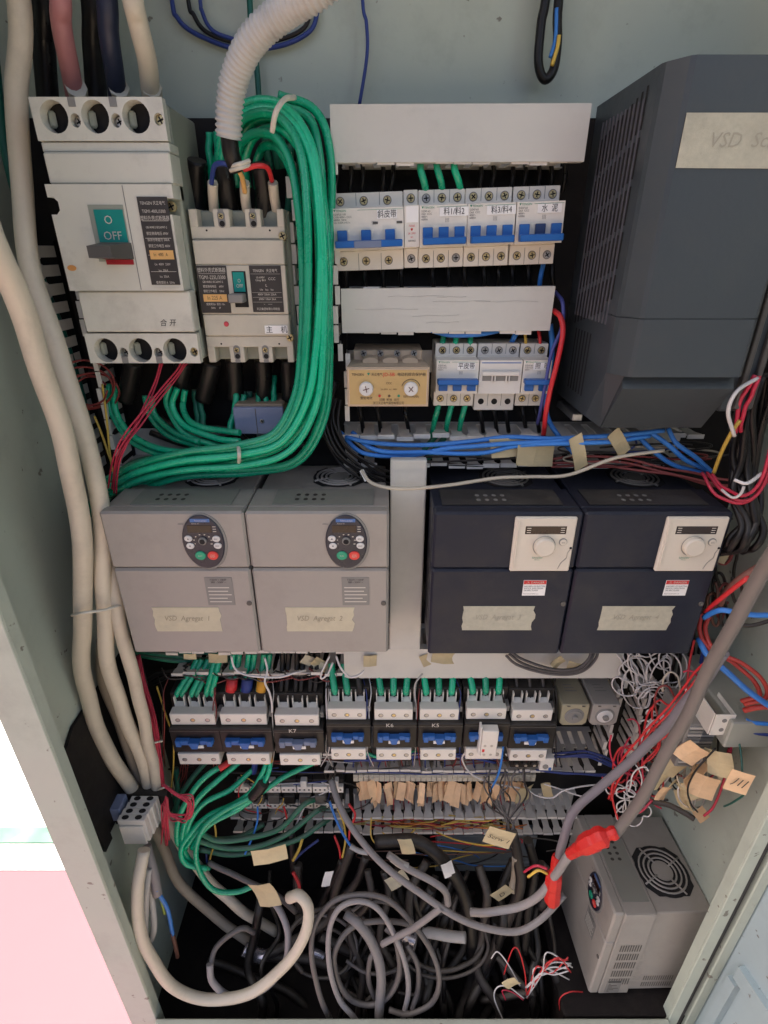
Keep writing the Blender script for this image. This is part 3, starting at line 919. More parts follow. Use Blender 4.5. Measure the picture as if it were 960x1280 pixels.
        if kind == 'residual':
            bx('test_window', DKGREY, b, x0 + w * .57, x0 + w * .64, yn - .0005, yn, zc - .0175, zc - .0150)
            bx('test_window', DKGREY, b, x0 + w * .90, x0 + w * .98, yn - .0005, yn, zc - .0175, zc - .0150)
    if words:
        lw = .0062 * (len(words.replace(' ', '')) if '料' not in words else 4.6) + .004
        if '水' in words: lw = .027
        if '照' in words: lw = .022
        xc = x0 + w * wx
        s = bx('label_sticker', PAPER, b, xc - lw / 2, xc + lw / 2, yn - .0009, yn - .0004, zc - .0125, zc - .0035)
        text(words, .0062, s, xc, yn - .0013, zc - .0082, PRINTB, name='label_lettering', sx=.86)
    b.rotation_euler = (0, -tilt, 0)
    return b
zb1 = 1.4775
for lab, x0, po, kd, wd, wx in (
        ('wide residual current breaker labelled 斜皮带 with grey sleeve on blue bar', -0.0574, 3, 'residual', '斜皮带', .77),
        ('narrow single pole breaker with red print between wider breakers', 0.0246, 1, 'neutral', None, .5),
        ('three pole breaker with blue bar directly right of the narrow red print breaker', 0.0418, 3, 'up', '料1/料2', .72),
        ('three pole breaker with blue bar, second from the right end of the upper row', 0.0960, 3, 'up', '料3/料4', .70),
        ('three pole breaker labelled 水泥 at the right end of its row', 0.1510, 3, 'up', '水  泥', .68)):
    mcb(lab, x0, po, zb1 + (x0 + .0574) * .03, kd, wd, wx)
zb2 = 1.310
for lab, x0, po, kd, wd, wx in (
        ('three pole breaker with lowered blue bar labelled 平皮带', 0.0666, 3, 'down', '平皮带', .70),
        ('pale switch with grey slider and round black terminal holes', 0.1215, 3, 'slider', None, .5),
        ('two pole breaker labelled 照明 behind the red wire', 0.1765, 2, 'down', '照  明', .66)):
    mcb(lab, x0, po, zb2, kd, wd, wx, tilt=0.0)
# rails the breakers clip on
for zr, lab in ((1.513, 'steel mounting rail behind the upper row of small breakers'), (1.345, 'steel mounting rail behind the lower row of small breakers')):
    tag(MB().box(-0.05, 0.215, YP - .0019, YP - .0009, zr, zr + .03).build('mounting_rail', ZINC), lab, 'rail')

# ------------------------------------------------------------------ tan motor protection relay
YR = 0.662
x0, x1, z0, z1 = fr(434, 459, 536, 508, YR)
rl = thing('protection_relay', 'tan motor protection relay with two white dials', 'relay', ((x0 + x1) / 2, YP, z0))
m = MB()
e = .004
vs = [(x0, YR, z0), (x1, YR, z0), (x1, YR, z1), (x0, YR, z1), (x0 + e, YR + .05, z0), (x1 - e, YR + .05, z0), (x1 - e, YR + .05, z1), (x0 + e, YR + .05, z1)]
m.add(vs, [(0, 1, 2, 3), (5, 4, 7, 6), (1, 0, 4, 5), (2, 1, 5, 6), (3, 2, 6, 7), (0, 3, 7, 4)])
m.build('case', RELAYC, rl)
bx('foot', RELAYC, rl, x0 + .006, x1 - .006, YR + .05, YP - .001, z0 + .004, z1 + .012, .001)
for i in range(3):
    xx = x0 + (x1 - x0) * (.28 + .25 * i)
    MB().disc(xx, z1 + .002, .010, .0045, YR + .028, YR + .05, 16).build('cable_arch', RELAYC, rl)
for i in range(4):
    xx = x0 + (x1 - x0) * (.19 + .215 * i)
    screw(rl, xx, z1 + .0085, YR + .047, .0042, STEEL)
MB().box(x0 + .001, x1 - .001, YR - .0015, YR, z0 + .001, z1 - .001, .0012).build('bezel', RELAYC, rl)
bx('face_plate', RELAYF, rl, x0 + .003, x1 - .003, YR - .0020, YR - .001, z0 + .003, z1 - .003)
yt = YR - .0024
text('TENGEN', .0032, rl, x0 + .006, yt, z1 - .0085, PRINTB, align='LEFT', sx=.9)
text('▼', .0030, rl, x0 + .0265, yt, z1 - .0082, PRINTG)
text('天正电气', .0030, rl, x0 + .030, yt, z1 - .0085, PRINTB, align='LEFT', sx=.85)
text('JD-5B', .0044, rl, x0 + .0515, yt, z1 - .0085, PRINTR)
text('电动机综合保护器', .0034, rl, x0 + .079, yt, z1 - .0085, PRINTB, sx=.95)
text('CCC', .0026, rl, x0 + .0515, yt, z1 - .019, PRINTB)
text('20~80A  AC 380V', .0020, rl, x0 + .0515, yt, z1 - .0265, PRINTBR)
text('整定电流', .0028, rl, x0 + .0235, yt, z1 - .0375, PRINTB)
text('动作时间(秒)', .0026, rl, x0 + .079, yt, z1 - .0355, PRINTB)
text('过载  断相  运行', .0026, rl, x0 + .052, yt, z1 - .0395, PRINTB)
text('浙江天正电气股份有限公司', .0030, rl, x0 + .051, yt, z1 - .0438, PRINTB, sx=.8)
for xx, rr in ((.0235, .3), (.0785, .9)):
    k = MB().disc(x0 + xx, z1 - .0255, .0087, .0087, YR - .0065, YR - .001, 24, .0012).build('dial', KEYW, rl)
    mm = MB()
    for a in (rr, rr + 1.45):
        c, s = math.cos(a), math.sin(a)
        mm.prism([(x0 + xx + c * .004 - s * .0005, z1 - .0255 + s * .004 + c * .0005), (x0 + xx - c * .004 - s * .0005, z1 - .0255 - s * .004 + c * .0005),
                  (x0 + xx - c * .004 + s * .0005, z1 - .0255 - s * .004 - c * .0005), (x0 + xx + c * .004 + s * .0005, z1 - .0255 + s * .004 - c * .0005)], YR - .0068, YR - .006)
    mm.build('cross_slot', BROWNC, k)
arc = [(x0 + .0785 + .0115 * math.cos(t), YR - .0022, z1 - .0255 + .0115 * math.sin(t)) for t in [2.9 - i * .22 for i in range(13)]]
MB().tube(arc, .0004, 4).build('scale_arc', PRINTB, rl)
for i, mt in enumerate((PRINTR, PRINTBR, PRINTG)):
    MB().disc(x0 + .040 + .0118 * i, z1 - .0345, .0016, .0016, YR - .003, YR - .0018, 12).build('indicator', mt, rl)

# ------------------------------------------------------------------ current transformer between the green cables
x0, x1, z0, z1 = fr(294, 508, 356, 541, 0.70)
ct = thing('current_transformer', 'blue grey current transformer with tan top among green cables', 'transformer', ((x0 + x1) / 2, YP, z0))
bx('core', CTTAN, ct, x0 + .001, x1 - .001, 0.7005, YP - .001, z0 + .002, z1 + .003, .0015)
bx('face', CTBLUE, ct, x0, x1, 0.694, 0.7005, z0, z1, .001)
bx('face_seam', DKGREY, ct, (x0 + x1) / 2 - .004, (x0 + x1) / 2 - .003, .6936, .695, z0 + .001, z1 - .001)
screw(ct, (x0 + x1) / 2 + .004, (z0 + z1) / 2, .6935, .0028, STEEL)
bx('foot', ZINC, ct, (x0 + x1) / 2 - .008, (x0 + x1) / 2 + .006, .705, YP - .001, z0 - .008, z0 + .002)

# ------------------------------------------------------------------ drives
def fan_grille(parent, cx, cy, z, r, dark, bar, nspoke=4, plate=None):
    """grille lying in the top of a drive, seen from above"""
    g = MB()
    n = 28
    g.add([(cx + r * 1.04 * math.cos(2 * math.pi * i / n), cy + r * 1.04 * math.sin(2 * math.pi * i / n), z + .0006) for i in range(n)], [tuple(range(n))])
    f = g.build('fan_opening', dark, parent)
    for rr in (.52, .70, .88):
        MB().tube([(cx + r * rr * math.cos(2 * math.pi * i / n), cy + r * rr * math.sin(2 * math.pi * i / n), z + .0014) for i in range(n)], .0017, 6, closed=True).build('grille_ring', bar, parent)
    for k in range(nspoke):
        a = math.pi * k / nspoke * 2 + .5
        MB().tube([(cx + r * .35 * math.cos(a), cy + r * .35 * math.sin(a), z + .0012), (cx + r * 1.05 * math.cos(a), cy + r * 1.05 * math.sin(a), z + .0014)], .0016, 6).build('grille_spoke', bar, parent)
    m = MB()
    m.add([(cx + r * .40 * math.cos(2 * math.pi * i / n), cy + r * .40 * math.sin(2 * math.pi * i / n), z + .0016) for i in range(n)] +
          [(cx + r * .40 * math.cos(2 * math.pi * i / n), cy + r * .40 * math.sin(2 * math.pi * i / n), z) for i in range(n)],
          [tuple(range(n))] + [((i + 1) % n, i, n + i, n + (i + 1) % n) for i in range(n)])
    m.build('fan_hub', bar, parent)

def drive(label, x0, z0, w, style, tape_text=None, yf=0.592, h=0.222, group='wall mounted drives', depth=0.170, tape=True, fan_r=.036):
    d = thing('motor_drive', label, 'drive', (x0 + w / 2, yf + depth, z0), group)
    body, film = (VSDG, VSDG2) if style == 'grey' else (VSDB, VSDB2)
    x1, z1 = x0 + w - .0016, z0 + h
    yb = yf + depth
    m = MB()
    # body: front part full height, the rear (heat sink and fan) a little narrower and lower
    m.box(x0, x1, yf + .018, yf + .075, z0, z1 - .0008, .0015)
    m.box(x0 + .004, x1 - .004, yf + .0755, yb - .001, z0 + .004, z1 - .004, .0015)
    b = m.build('body', body, d)
    zs = z1 - .082
    bx('upper_cover', body, d, x0, x1, yf, yf + .0185, zs + .0006, z1, .003)
    bx('lower_door', body, d, x0, x1 - .0006, yf, yf + .0185, z0, zs - .0006, .003)
    # top film and fan
    t = bx('label_film', film, d, x0 + (.030 if style == 'grey' else .012), x1 - .020, yf + .022, yf + .070, z1 - .0005, z1 + .0006)
    pm = MB()
    for k in range(4):
        for j in range(2):
            pm.disc(0, 0, 1, 1, 0, 0, 3) if False else None
            cx, cy = x0 + .060 + .011 * k, yf + .036 + .014 * j
            n = 10
            pm.add([(cx + .0030 * math.cos(2 * math.pi * i / n), cy + .0036 * math.sin(2 * math.pi * i / n), z1 + .0009) for i in range(n)], [tuple(range(n))])
    pm.build('film_print', BLACKP if style == 'grey' else MIDGREY, t)
    fan_grille(d, x0 + w * .60, yf + .122, z1 - .0035, fan_r, HOLE, VSDG if style == 'grey' else DKGREY)
    cx, cy, q, e = x0 + w * .60, yf + .122, fan_r * .95, fan_r * .72
    MB().add([(cx + a * fan_r * .97, cy + b_ * fan_r * .97, z1 - .0032) for a, b_ in ((-1, -.62), (-.62, -1), (.62, -1), (1, -.62), (1, .62), (.62, 1), (-.62, 1), (-1, .62))], [tuple(range(8))]).build('fan_cutout', HOLE, d)
    if not tape:
        vm = MB()
        for r_ in range(2):
            for c_ in range(14):
                ya, za = yf + .098 + c_ * .0042, z0 + .014 + r_ * .020
                X = x1 - .004 + .0005
                vm.add([(X, ya, za), (X, ya + .0018, za), (X, ya + .0018, za + .014), (X, ya, za + .014)], [(0, 1, 2, 3)])
        vm.build('side_vent', DKGREY, d)
        bx('side_ledge', VSDG, d, x1 - .0015, x1 + .0012, yf + .020, yf + .074, z1 - .022, z1 - .001, .0008)
        rp_ = bx('rating_plate', MIDGREY, d, x1, x1 + .0006, yf + .028, yf + .056, z0 + .004, z0 + .042)
        bx('rating_band', PRINTB, rp_, x1 + .0004, x1 + .0009, yf + .030, yf + .054, z0 + .037, z0 + .041)
        for j in range(6):
            bx('print_line', DKGREY, rp_, x1 + .0004, x1 + .0009, yf + .032, yf + .036 + .016 * ((j * 7) % 5) / 4, z0 + .008 + j * .0046, z0 + .0098 + j * .0046)
    # vents on both sides
    for xx, sg in ((x0, -1), (x1, 1)):
        vm = MB()
        for r_ in range(5):
            for c in range(9):
                ya, za = yf + .030 + c * .0045, z0 + .030 + r_ * .026
                X = xx + sg * .0005
                q = [(X, ya, za), (X, ya + .0022, za), (X, ya + .0022, za + .019), (X, ya, za + .019)]
                vm.add(q if sg > 0 else q[::-1], [(0, 1, 2, 3)])
        vm.build('side_vent', HOLE if style != 'grey' else DKGREY, d)
    if style == 'grey':
        kx, kz = x0 + .1245, z1 - .0415
        k = MB().disc(kx + .0015, kz - .0005, .0278, .0405, yf - .0012, yf + .002, 40, .0006).build('keypad_recess', MIDGREY, d)
        k = MB().disc(kx, kz, .0262, .0385, yf - .0030, yf + .001, 40, .0012).build('keypad', KEYPAD, d)
        y = yf - .0034
        bx('stripe', KEYBLUE, k, kx - .0120, kx + .0120, y, y + .001, kz + .0290, kz + .0335)
        text('Telemecanique', .0022, k, kx + .001, y - .0003, kz + .0312, PRINTW, sx=.85)
        text('Altivar 31', .0018, k, kx - .006, y, kz + .0270, PRINTW)
        bx('display', DISPLAY, k, kx - .0170, kx + .0130, y, y + .001, kz + .0145, kz + .0245)
        for j in range(3):
            bx('lamp_mark', PRINTW, k, kx + .0145, kx + .0185, y, y + .001, kz + .0155 + j * .0033, kz + .0163 + j * .0033)
        MB().disc(kx, kz + .003, .0052, .0052, y - .003, y, 18, .0008).build('knob_ring', MIDGREY, k)
        MB().disc(kx, kz + .003, .0034, .0034, y - .0036, y - .002, 16).build('knob', HOLE, k)
        for j in range(8):
            a = math.pi * (1.12 - .178 * j)
            MB().disc(kx + .0112 * math.cos(a), kz + .002 + .0098 * math.sin(a), .0007 + .00012 * j, .0007, y, y + .001, 8).build('dial_mark', PRINTW, k)
        for q, sx_, sz_ in (('▲', -.0178, .0060), ('▼', -.0168, -.0045), ('ESC', .0172, .0058), ('ENT', .0178, -.0042)):
            kk = MB().disc(kx + sx_, kz + sz_, .0050, .0043, y - .0012, y + .001, 18, .0006).build('key', KEYW, k)
            text(q, .0020, kk, kx + sx_, y - .0015, kz + sz_, PRINTB)
        for q, sx_, mt in (('RUN', -.0060, KEYG), ('STOP\nRESET', .0098, KEYR)):
            kk = MB().disc(kx + sx_, kz - .0185, .0068, .0062, y - .0014, y + .001, 20, .0007).build('key', mt, k)
            text(q, .0018, kk, kx + sx_, y - .0017, kz - .0185, PRINTW)
        st = bx('caution_sticker', MIDGREY, d, x0 + .1165, x0 + .1525, yf - .0006, yf + .001, z1 - .139, z1 - .095)
        text('7.5kW / 10HP\n380 - 500V ~', .0028, st, x0 + .1345, yf - .0010, z1 - .1005, PRINTB)
        for j in range(5):
            bx('print_line', PRINTW, st, x0 + .1195, x0 + .1195 + (.028, .026, .030, .024, .029)[j], yf - .0009, yf, z1 - .1115 - j * .0056, z1 - .1103 - j * .0056)
        bx('marker_dash', MIDGREY, d, x0 + .0955, x0 + .1025, yf - .0004, yf, z1 - .0175, z1 - .0160)
    else:
        k = bx('keypad', IVORY, d, x0 + .1000, x0 + .1765, yf - .0045, yf + .001, z1 - .0825, z1 - .0045, .0015)
        y = yf - .0047
        cx = x0 + .139
        bx('panel_rib', IVORY, k, x0 + .1035, x0 + .1055, y - .001, y + .001, z1 - .078, z1 - .010, .0003)
        bx('display', DISPLAY, k, cx - .0255, cx + .0255, y, y + .001, z1 - .0275, z1 - .0165)
        for j in range(3):
            for q in (-.0235, .0185):
                bx('lamp_mark', PRINTW, k, cx + q, cx + q + .005, y - .0002, y + .001, z1 - .0255 + j * .003, z1 - .0247 + j * .003)
        MB().disc(cx + .0005, z1 - .0445, .0142, .0142, y - .0006, y + .001, 28).build('dial_gap', MIDGREY, k)
        MB().disc(cx, z1 - .0435, .0130, .0130, y - .008, y, 28, .0018).build('dial', IVORY, k)
        kk = MB().disc(cx + .0235, z1 - .0385, .0052, .0052, y - .001, y + .001, 18, .0005).build('key', MIDGREY, k)
        MB().disc(cx + .0238, z1 - .0388, .0044, .0044, y - .0014, y, 18, .0005).build('key_cap', IVORY, kk)
        text('ESC', .0020, kk, cx + .0238, y - .0018, z1 - .0388, PRINTB)
        text('Schneider', .0028, k, cx - .006, y - .0003, z1 - .0615, PRINTG, sx=.9)
        text('Electric', .0016, k, cx - .006, y - .0003, z1 - .0645, PRINTG)
        MB().tube(spline([(cx + .034, y - .0002, z1 - .049), (cx + .0315, y - .0002, z1 - .055), (cx + .031, y - .0002, z1 - .062), (cx + .0255, y - .0002, z1 - .069), (cx + .022, y - .0002, z1 - .078)]), .0003, 4).build('flap_seam', MIDGREY, k)
        MB().disc(cx + .0345, z1 - .0475, .0016, .0016, y - .0004, y + .001, 10).build('latch_hole', HOLE, k)
        st = bx('danger_sticker', PAPER, d, x0 + .1215, x0 + .1515, yf - .0006, yf + .001, z1 - .1225, z1 - .0985)
        bx('danger_band', PRINTR, st, x0 + .1218, x0 + .1512, yf - .0009, yf, z1 - .1045, z1 - .0988)
        text('⚠ DANGER', .0032, st, x0 + .1365, yf - .0012, z1 - .1016, PRINTW)
        text('HAZARD OF ELECTRIC\nSHOCK, EXPLOSION\nOR ARC FLASH', .0024, st, x0 + .1228, yf - .0009, z1 - .1110, PRINTB, align='LEFT', sx=.85)
        text('Read manual before use', .0017, st, x0 + .1228, yf - .0009, z1 - .1195, PRINTB, align='LEFT', sx=.9)
    screw(d, x1 - .007, z1 - .136, yf - .0005, .0036, DKGREY, slot=False, name='door_screw')
    if tape:
        ta, tb = (x0 + .038, x0 + .130) if style == 'grey' else (x0 + .044, x0 + .141)
        if not tape_text: pass
        rr = random.Random(int(x0 * 1000))
        zt0, zt1 = z1 - .183, z1 - .143
        if style != 'grey': zt0, zt1 = z1 - .180, z1 - .140
        jag = [(ta + rr.uniform(0, .002), zt0 + (zt1 - zt0) * i / 6) for i in range(7)]
        jag2 = [(tb + rr.uniform(-.002, .0025), zt1 - (zt1 - zt0) * i / 6) for i in range(7)]
        poly = [(ta + .001, zt0)] + [(tb - .002, zt0)] + jag2[::-1] + jag[::-1]
        tp = MB().prism(poly, yf - .0006, yf + .001).build('tape_label', TAPE if style == 'grey' else TAPEG, d)
        if tape_text:
            text(tape_text, .0088, tp, (ta + tb) / 2, yf - .0010, (zt0 + zt1) / 2 + .002, M('pencil', (.34, .30, .22), .8) if style == 'grey' else M('faded pencil', (.36, .34, .27), .8), name='handwriting', shear=.25, sx=.8)
    return d
drive('leftmost grey motor drive with masking tape label on its door', -0.352, 0.988, 0.180, 'grey', 'VSD  Agregat  1')
drive('grey motor drive with masking tape label beside the smooth vertical duct', -0.172, 0.988, 0.180, 'grey', 'VSD  Agregat  2')
drive('black motor drive with ivory keypad right of the smooth vertical duct', 0.062, 0.985, 0.187, 'black', 'VSD  Agregat  3', h=.224)
drive('black motor drive with ivory keypad at the right end of the row', 0.249, 0.985, 0.185, 'black', 'VSD  Agregat  4', h=.224)
# spare drive standing on the cabinet floor, turned a quarter
fd = drive('spare grey motor drive standing on the cabinet floor', 0.0, 0.0, 0.189, 'grey', None, yf=0.0, h=0.243, depth=0.1785, tape=False, fan_r=.046, group='loose drive')
del fd['group']
fd.location = (0, 0, 0)
for ch in fd.children:      # children were built round (w/2, depth, 0): keep that as the pivot
    pass
fd.rotation_euler = (math.radians(-2.0), math.radians(-2.5), math.radians(-88.0))
fd.location = (0.5620, 0.6080, ZF + .006)

# ------------------------------------------------------------------ large black drive
ld = thing('motor_drive', 'large black motor drive with vented side and masking tape label', 'drive', (0.34, YP, 1.305))
def zprism(mb, poly, z0, z1):
    """poly = [(x, y)] clockwise seen from above"""
    n = len(poly)
    vs = [(x, y, z0) for x, y in poly] + [(x, y, z1) for x, y in poly]
    fs = [tuple(range(n)), tuple(range(2 * n - 1, n - 1, -1))] + [((i + 1) % n, i, n + i, n + (i + 1) % n) for i in range(n)]
    return mb.add(vs, fs)
zseam = zz(398.5, .58)
sec = [(.247, .764), (.400, .764), (.400, .606), (.388, .604), (.384, .582), (.380, .579), (.266, .579), (.2615, .581), (.249, .598), (.247, .604)]
sec_in = [(x + (.0012 if x < .3 else -.0012), y + (.0012 if y < .7 else 0)) for x, y in sec]
m = MB(); zprism(m, sec, zseam + .0007, 1.6485); m.build('upper_cover', BIGB, ld)
m = MB(); zprism(m, sec, 1.3770, zseam - .0007); zprism(m, sec_in, zseam - .003, zseam + .003); m.build('lower_cover', BIGB, ld)
m = MB()
a, b_ = (.2615, .3835), (.2470, .3900)
vs = [(.262, .590, 1.3765), (.384, .590, 1.3765), (.384, .586, 1.3640), (.262, .586, 1.3640), (.252, .632, 1.3060), (.384, .632, 1.3060)]
# foot cover: groove, sloping face, sides back to the plate
m.add([(.262, .596, 1.3765), (.384, .596, 1.3765), (.384, .588, 1.3625), (.262, .588, 1.3625), (.384, .628, 1.3060), (.262, .628, 1.3060), (.384, .764, 1.3060), (.262, .764, 1.3060), (.384, .764, 1.3765), (.262, .764, 1.3765)],
      [(3, 2, 1, 0), (5, 4, 2, 3), (7, 6, 4, 5), (0, 9, 7, 5, 3), (1, 2, 4, 6, 8), (8, 6, 7, 9), (0, 1, 8, 9)])
m.add([(.247, .604, 1.3770), (.2615, .5885, 1.3770), (.2615, .628, 1.3065), (.247, .645, 1.3160), (.247, .764, 1.3160), (.247, .764, 1.3770), (.2615, .764, 1.3065), (.2615, .764, 1.377)],
      [(0, 3, 2, 1), (5, 4, 3, 0), (3, 4, 6, 2), (0, 1, 7, 5), (1, 2, 6, 7)])
m.build('foot_cover', BIGB, ld)
MB().box(.388, .430, .612, .764, 1.330, 1.640, .003).build('side_rail', BIGB, ld)
MB().box(.402, .408, .604, .612, 1.335, 1.56, .001).build('rail_rib', DKGREY, ld)
MB().box(.418, .424, .606, .612, 1.335, 1.50, .001).build('rail_rib', DKGREY, ld)
vm = MB()
for c in range(11):
    ya = .622 + c * .0105
    for k in range(5):
        za = 1.415 + k * .0405 + (10 - c) * .0026
        zb_ = za + .0345
        if c < 2 and k == 0: za += .01
        vm.add([(.2466, ya, za), (.2466, ya, zb_), (.2466, ya + .0045, zb_), (.2466, ya + .0045, za)], [(0, 1, 2, 3)])
for c in range(6):
    ya = .665 + c * .0105
    vm.add([(.2466, ya, 1.335), (.2466, ya, 1.41), (.2466, ya + .0045, 1.41), (.2466, ya + .0045, 1.335)], [(0, 1, 2, 3)])
vm.build('side_vent', HOLE, ld)
vm = MB()
for c in range(11):
    ya = .622 + c * .0105 + .0046
    vm.box(.2455, .2470, ya + .0004, ya + .0020, 1.425, 1.628)
vm.build('vent_rib', M('lit vent rib grey', (.10, .10, .115), .4), ld)  # ribs lighter than the housing: light on them put into the colour
yt = .5785
q = [P(845, 141, yt), P(832, 210, yt), P(985, 211, yt), P(990, 141, yt)]
poly = [(q[1].x, q[1].z), (q[2].x, q[2].z), (q[3].x, q[3].z), (q[0].x, q[0].z)]
poly = [(max(p[0], .2665) if p[0] < .3 else min(p[0], .3785), p[1]) for p in poly]
tp = MB().prism(poly, yt - .0006, yt).build('tape_label', TAPEG, ld)
text('VSD  Screw', .012, tp, .330, yt - .0010, (poly[0][1] + poly[3][1]) / 2, M('faded pencil', (.36, .34, .27), .8), name='handwriting', shear=.2)
bx('mounting_foot', ZINC, ld, .249, .262, .690, .7625, 1.296, 1.3055, .001)

# ------------------------------------------------------------------ contactors
def contactor(label, x0, w, zb, big=True, dull=False, mark=None, h=.127):
    c = thing('contactor', label, 'contactor', (x0 + w / 2, YP, zb), 'row of contactors')
    wm = CREAM_CASE if False else MCBW
    yf = .655
    bx('body', BLACKP, c, x0 - .004, x0 + w + .006, .680, YP - .002, zb + .004, zb + h + .006, .001)
    bx('middle_case', BLACKP, c, x0 - .003, x0 + w + .008, .648, .681, zb + .0275, zb + .0845, .0015)
    bx('lower_terminal', wm, c, x0 + .003, x0 + w - .001, .646, .683, zb, zb + .0262, .0010)
    zt0, zt1 = zb + .0855, zb + .1105
    u = bx('upper_terminal', wm, c, x0, x0 + w, yf, yf + .017, zt0, zt1, .0010)
    pw = w / 3
    for i in range(3):
        xc = x0 + pw * (i + .5)
        m = MB()
        a = pw * .37
        m.add([(xc - a, yf + .017, zt0), (xc + a, yf + .017, zt0), (xc + a, yf + .017, zt1 - .001), (xc - a, yf + .017, zt1 - .001),
               (xc - a, yf + .045, zt0), (xc + a, yf + .045, zt0), (xc + a, yf + .045, zt1 + .016), (xc - a, yf + .045, zt1 + .016)],
              [(0, 1, 2, 3), (1, 0, 4, 5), (2, 1, 5, 6), (3, 2, 6, 7), (0, 3, 7, 4), (5, 4, 7, 6)])
        m.build('pole_tongue', MCBW, c)
        for s_ in (-1, 1):
            bx('pole_wall', MCBW, c, xc + s_ * pw * .33 - .0009, xc + s_ * pw * .33 + .0009, yf + .018, yf + .060, zt0, zt1 + .019, .0004)
        for zc, xo, yy in ((zb + .0125, .001, .646), (zt0 + .011, 0, yf)):
            MB().disc(xc + xo, zc, .0043, .0040, yy - .0004, yy + .001, 16).build('screw_well', MIDGREY, c)
            MB().disc(xc + xo + .0006, zc + .0006, .0030, .0028, yy - .0007, yy, 12).build('terminal_screw', STEEL if i != 1 else BRASS, c)
    bm = SLATE if dull else BLUE
    xm = x0 + w / 2
    zm = zb + .0575
    b = MB().box(xm - w * .42, xm - w * .10, .640, .649, zm - .004, zm + .006, .0012)
    b.box(xm - w * .40, xm - w * .28, .638, .641, zm - .006, zm + .007, .0008)
    b.build('blue_bar', bm, c)
    b = MB().box(xm + w * .14, xm + w * .44, .640, .649, zm - .003, zm + .006, .0012)
    b.box(xm + w * .30, xm + w * .42, .638, .641, zm - .005, zm + .007, .0008)
    b.build('blue_bar', bm, c)
    MB().prism([(xm - w * .12, zm + .004), (xm - w * .05, zm - .010), (xm + w * .08, zm - .010), (xm + w * .14, zm + .004)], .637, .649, .001).build('blue_bridge', bm, c)
    bx('label_holder', PAPER, c, xm - w * .13, xm + w * .17, .6465, .649, zm - .0185, zm - .0115, .0004)
    bx('coil_terminal', MIDGREY, c, x0 + w + .001, x0 + w + .0075, .664, .682, zb + .094, zb + .106, .001)
    bx('coil_terminal', MIDGREY, c, x0 + w + .001, x0 + w + .0075, .664, .682, zb + .012, zb + .022, .001)
    ed = MB()
    ed.box(x0 - .003, x0 + w + .008, .6475, .6485, zb + .0780, zb + .0788)
    ed.build('case_edge', DKGREY, c)
    for i in range(4):
        xx = x0 + w * (.02 + .25 * i)
        bx('barrier', BLACKP, c, xx - .0014, xx + .0014, yf + .024, .745, zt0, zt1 + .008, .0006)
    if mark:
        text(mark, .0085, c, xm - w * .1, .6470, zb + .0818, PRINTW, name='marking')
    return c
CT = [(-.359, .075, .693, True, False, None, 'leftmost contactor fed by pairs of curved green cables'),
      (-.275, .078, .693, True, False, None, 'contactor under green cables banded red, blue and yellow'),
      (-.1836, .074, .691, True, True, 'K7', 'contactor with dull grey blue bars and black feed cables'),
      (-.094, .064, .705, False, False, None, 'contactor with two green cables and one black cable on top'),
      (-.016, .064, .704, False, False, 'K6', 'contactor marked K6 in white'),
      (.060, .065, .704, False, False, 'K5', 'contactor marked K5 in white'),
      (.138, .066, .706, False, False, None, 'contactor with a small cream auxiliary block on its front'),
      (.2144, .067, .702, False, False, None, 'rightmost contactor with a small overload relay below it')]
for x0, w, zb, big, dull, mark, lab in CT:
    contactor(lab, x0, w, zb, big, dull, mark)
tag(MB().box(-.37, .40, YP - .0019, YP - .0009, .74, .775).build('mounting_rail', ZINC), 'steel mounting rail behind the contactor row', 'rail')
# auxiliary block on the seventh contactor
x0, x1, z0, z1 = fr(602, 914, 622, 946, .632)
ax = thing('auxiliary_block', 'small cream auxiliary contact block clipped on a contactor front', 'relay', ((x0 + x1) / 2, .647, z0))
bx('case', MCBW, ax, x0, x1, .632, .6465, z0, z1, .001)
bx('cover', MCBW2, ax, x0 - .004, x0 - .0005, .634, .6465, z0 + .002, z1 + .006, .0006)
bx('red_flag', PRINTR, ax, x0 + .002, x0 + .006, .6315, .633, z0 + .012, z0 + .018)
for i in range(2):
    for j in range(2):
        MB().disc(x0 + .006 + .011 * i, z0 + .005 + .021 * j, .0024, .0024, .6316, .633, 10).build('terminal_screw', STEEL, ax)
# overload relay
x0, x1, z0, z1 = fr(641, 946, 690, 962, .655)
ov = thing('overload_relay', 'black overload relay with grey dial corner below the rightmost contactor', 'relay', ((x0 + x1) / 2, YP, z0))
bx('case', BLACKP, ov, x0, x1 - .022, .665, YP - .002, z0 - .008, .6995, .001)
bx('dial_case', MCBW2, ov, x1 - .0215, x1 + .002, .652, .70, z0 + .001, .7005, .001)
MB().disc(x1 - .012, z0 + .012, .005, .005, .650, .653, 18, .0006).build('dial', MIDGREY, ov)
bx('blue_button', BLUE, ov, x1 - .006, x1 - .001, .6505, .653, z0 + .003, z0 + .009, .0005)
for i, mt in enumerate((KEYG, KEYR, BLACKP)):
    xx = x0 + .008 + i * .0155
    MB().disc(xx, z0 + .010, .0062, .0062, .655, .666, 16, .0008).build('phase_terminal', BLACKP, ov)
    MB().disc(xx, z0 + .010, .0028, .0028, .6545, .656, 12).build('terminal_screw', STEEL, ov)
    bx('phase_mark', mt, ov, xx - .004, xx + .004, .660, .666, z0 + .0175, z0 + .0205)

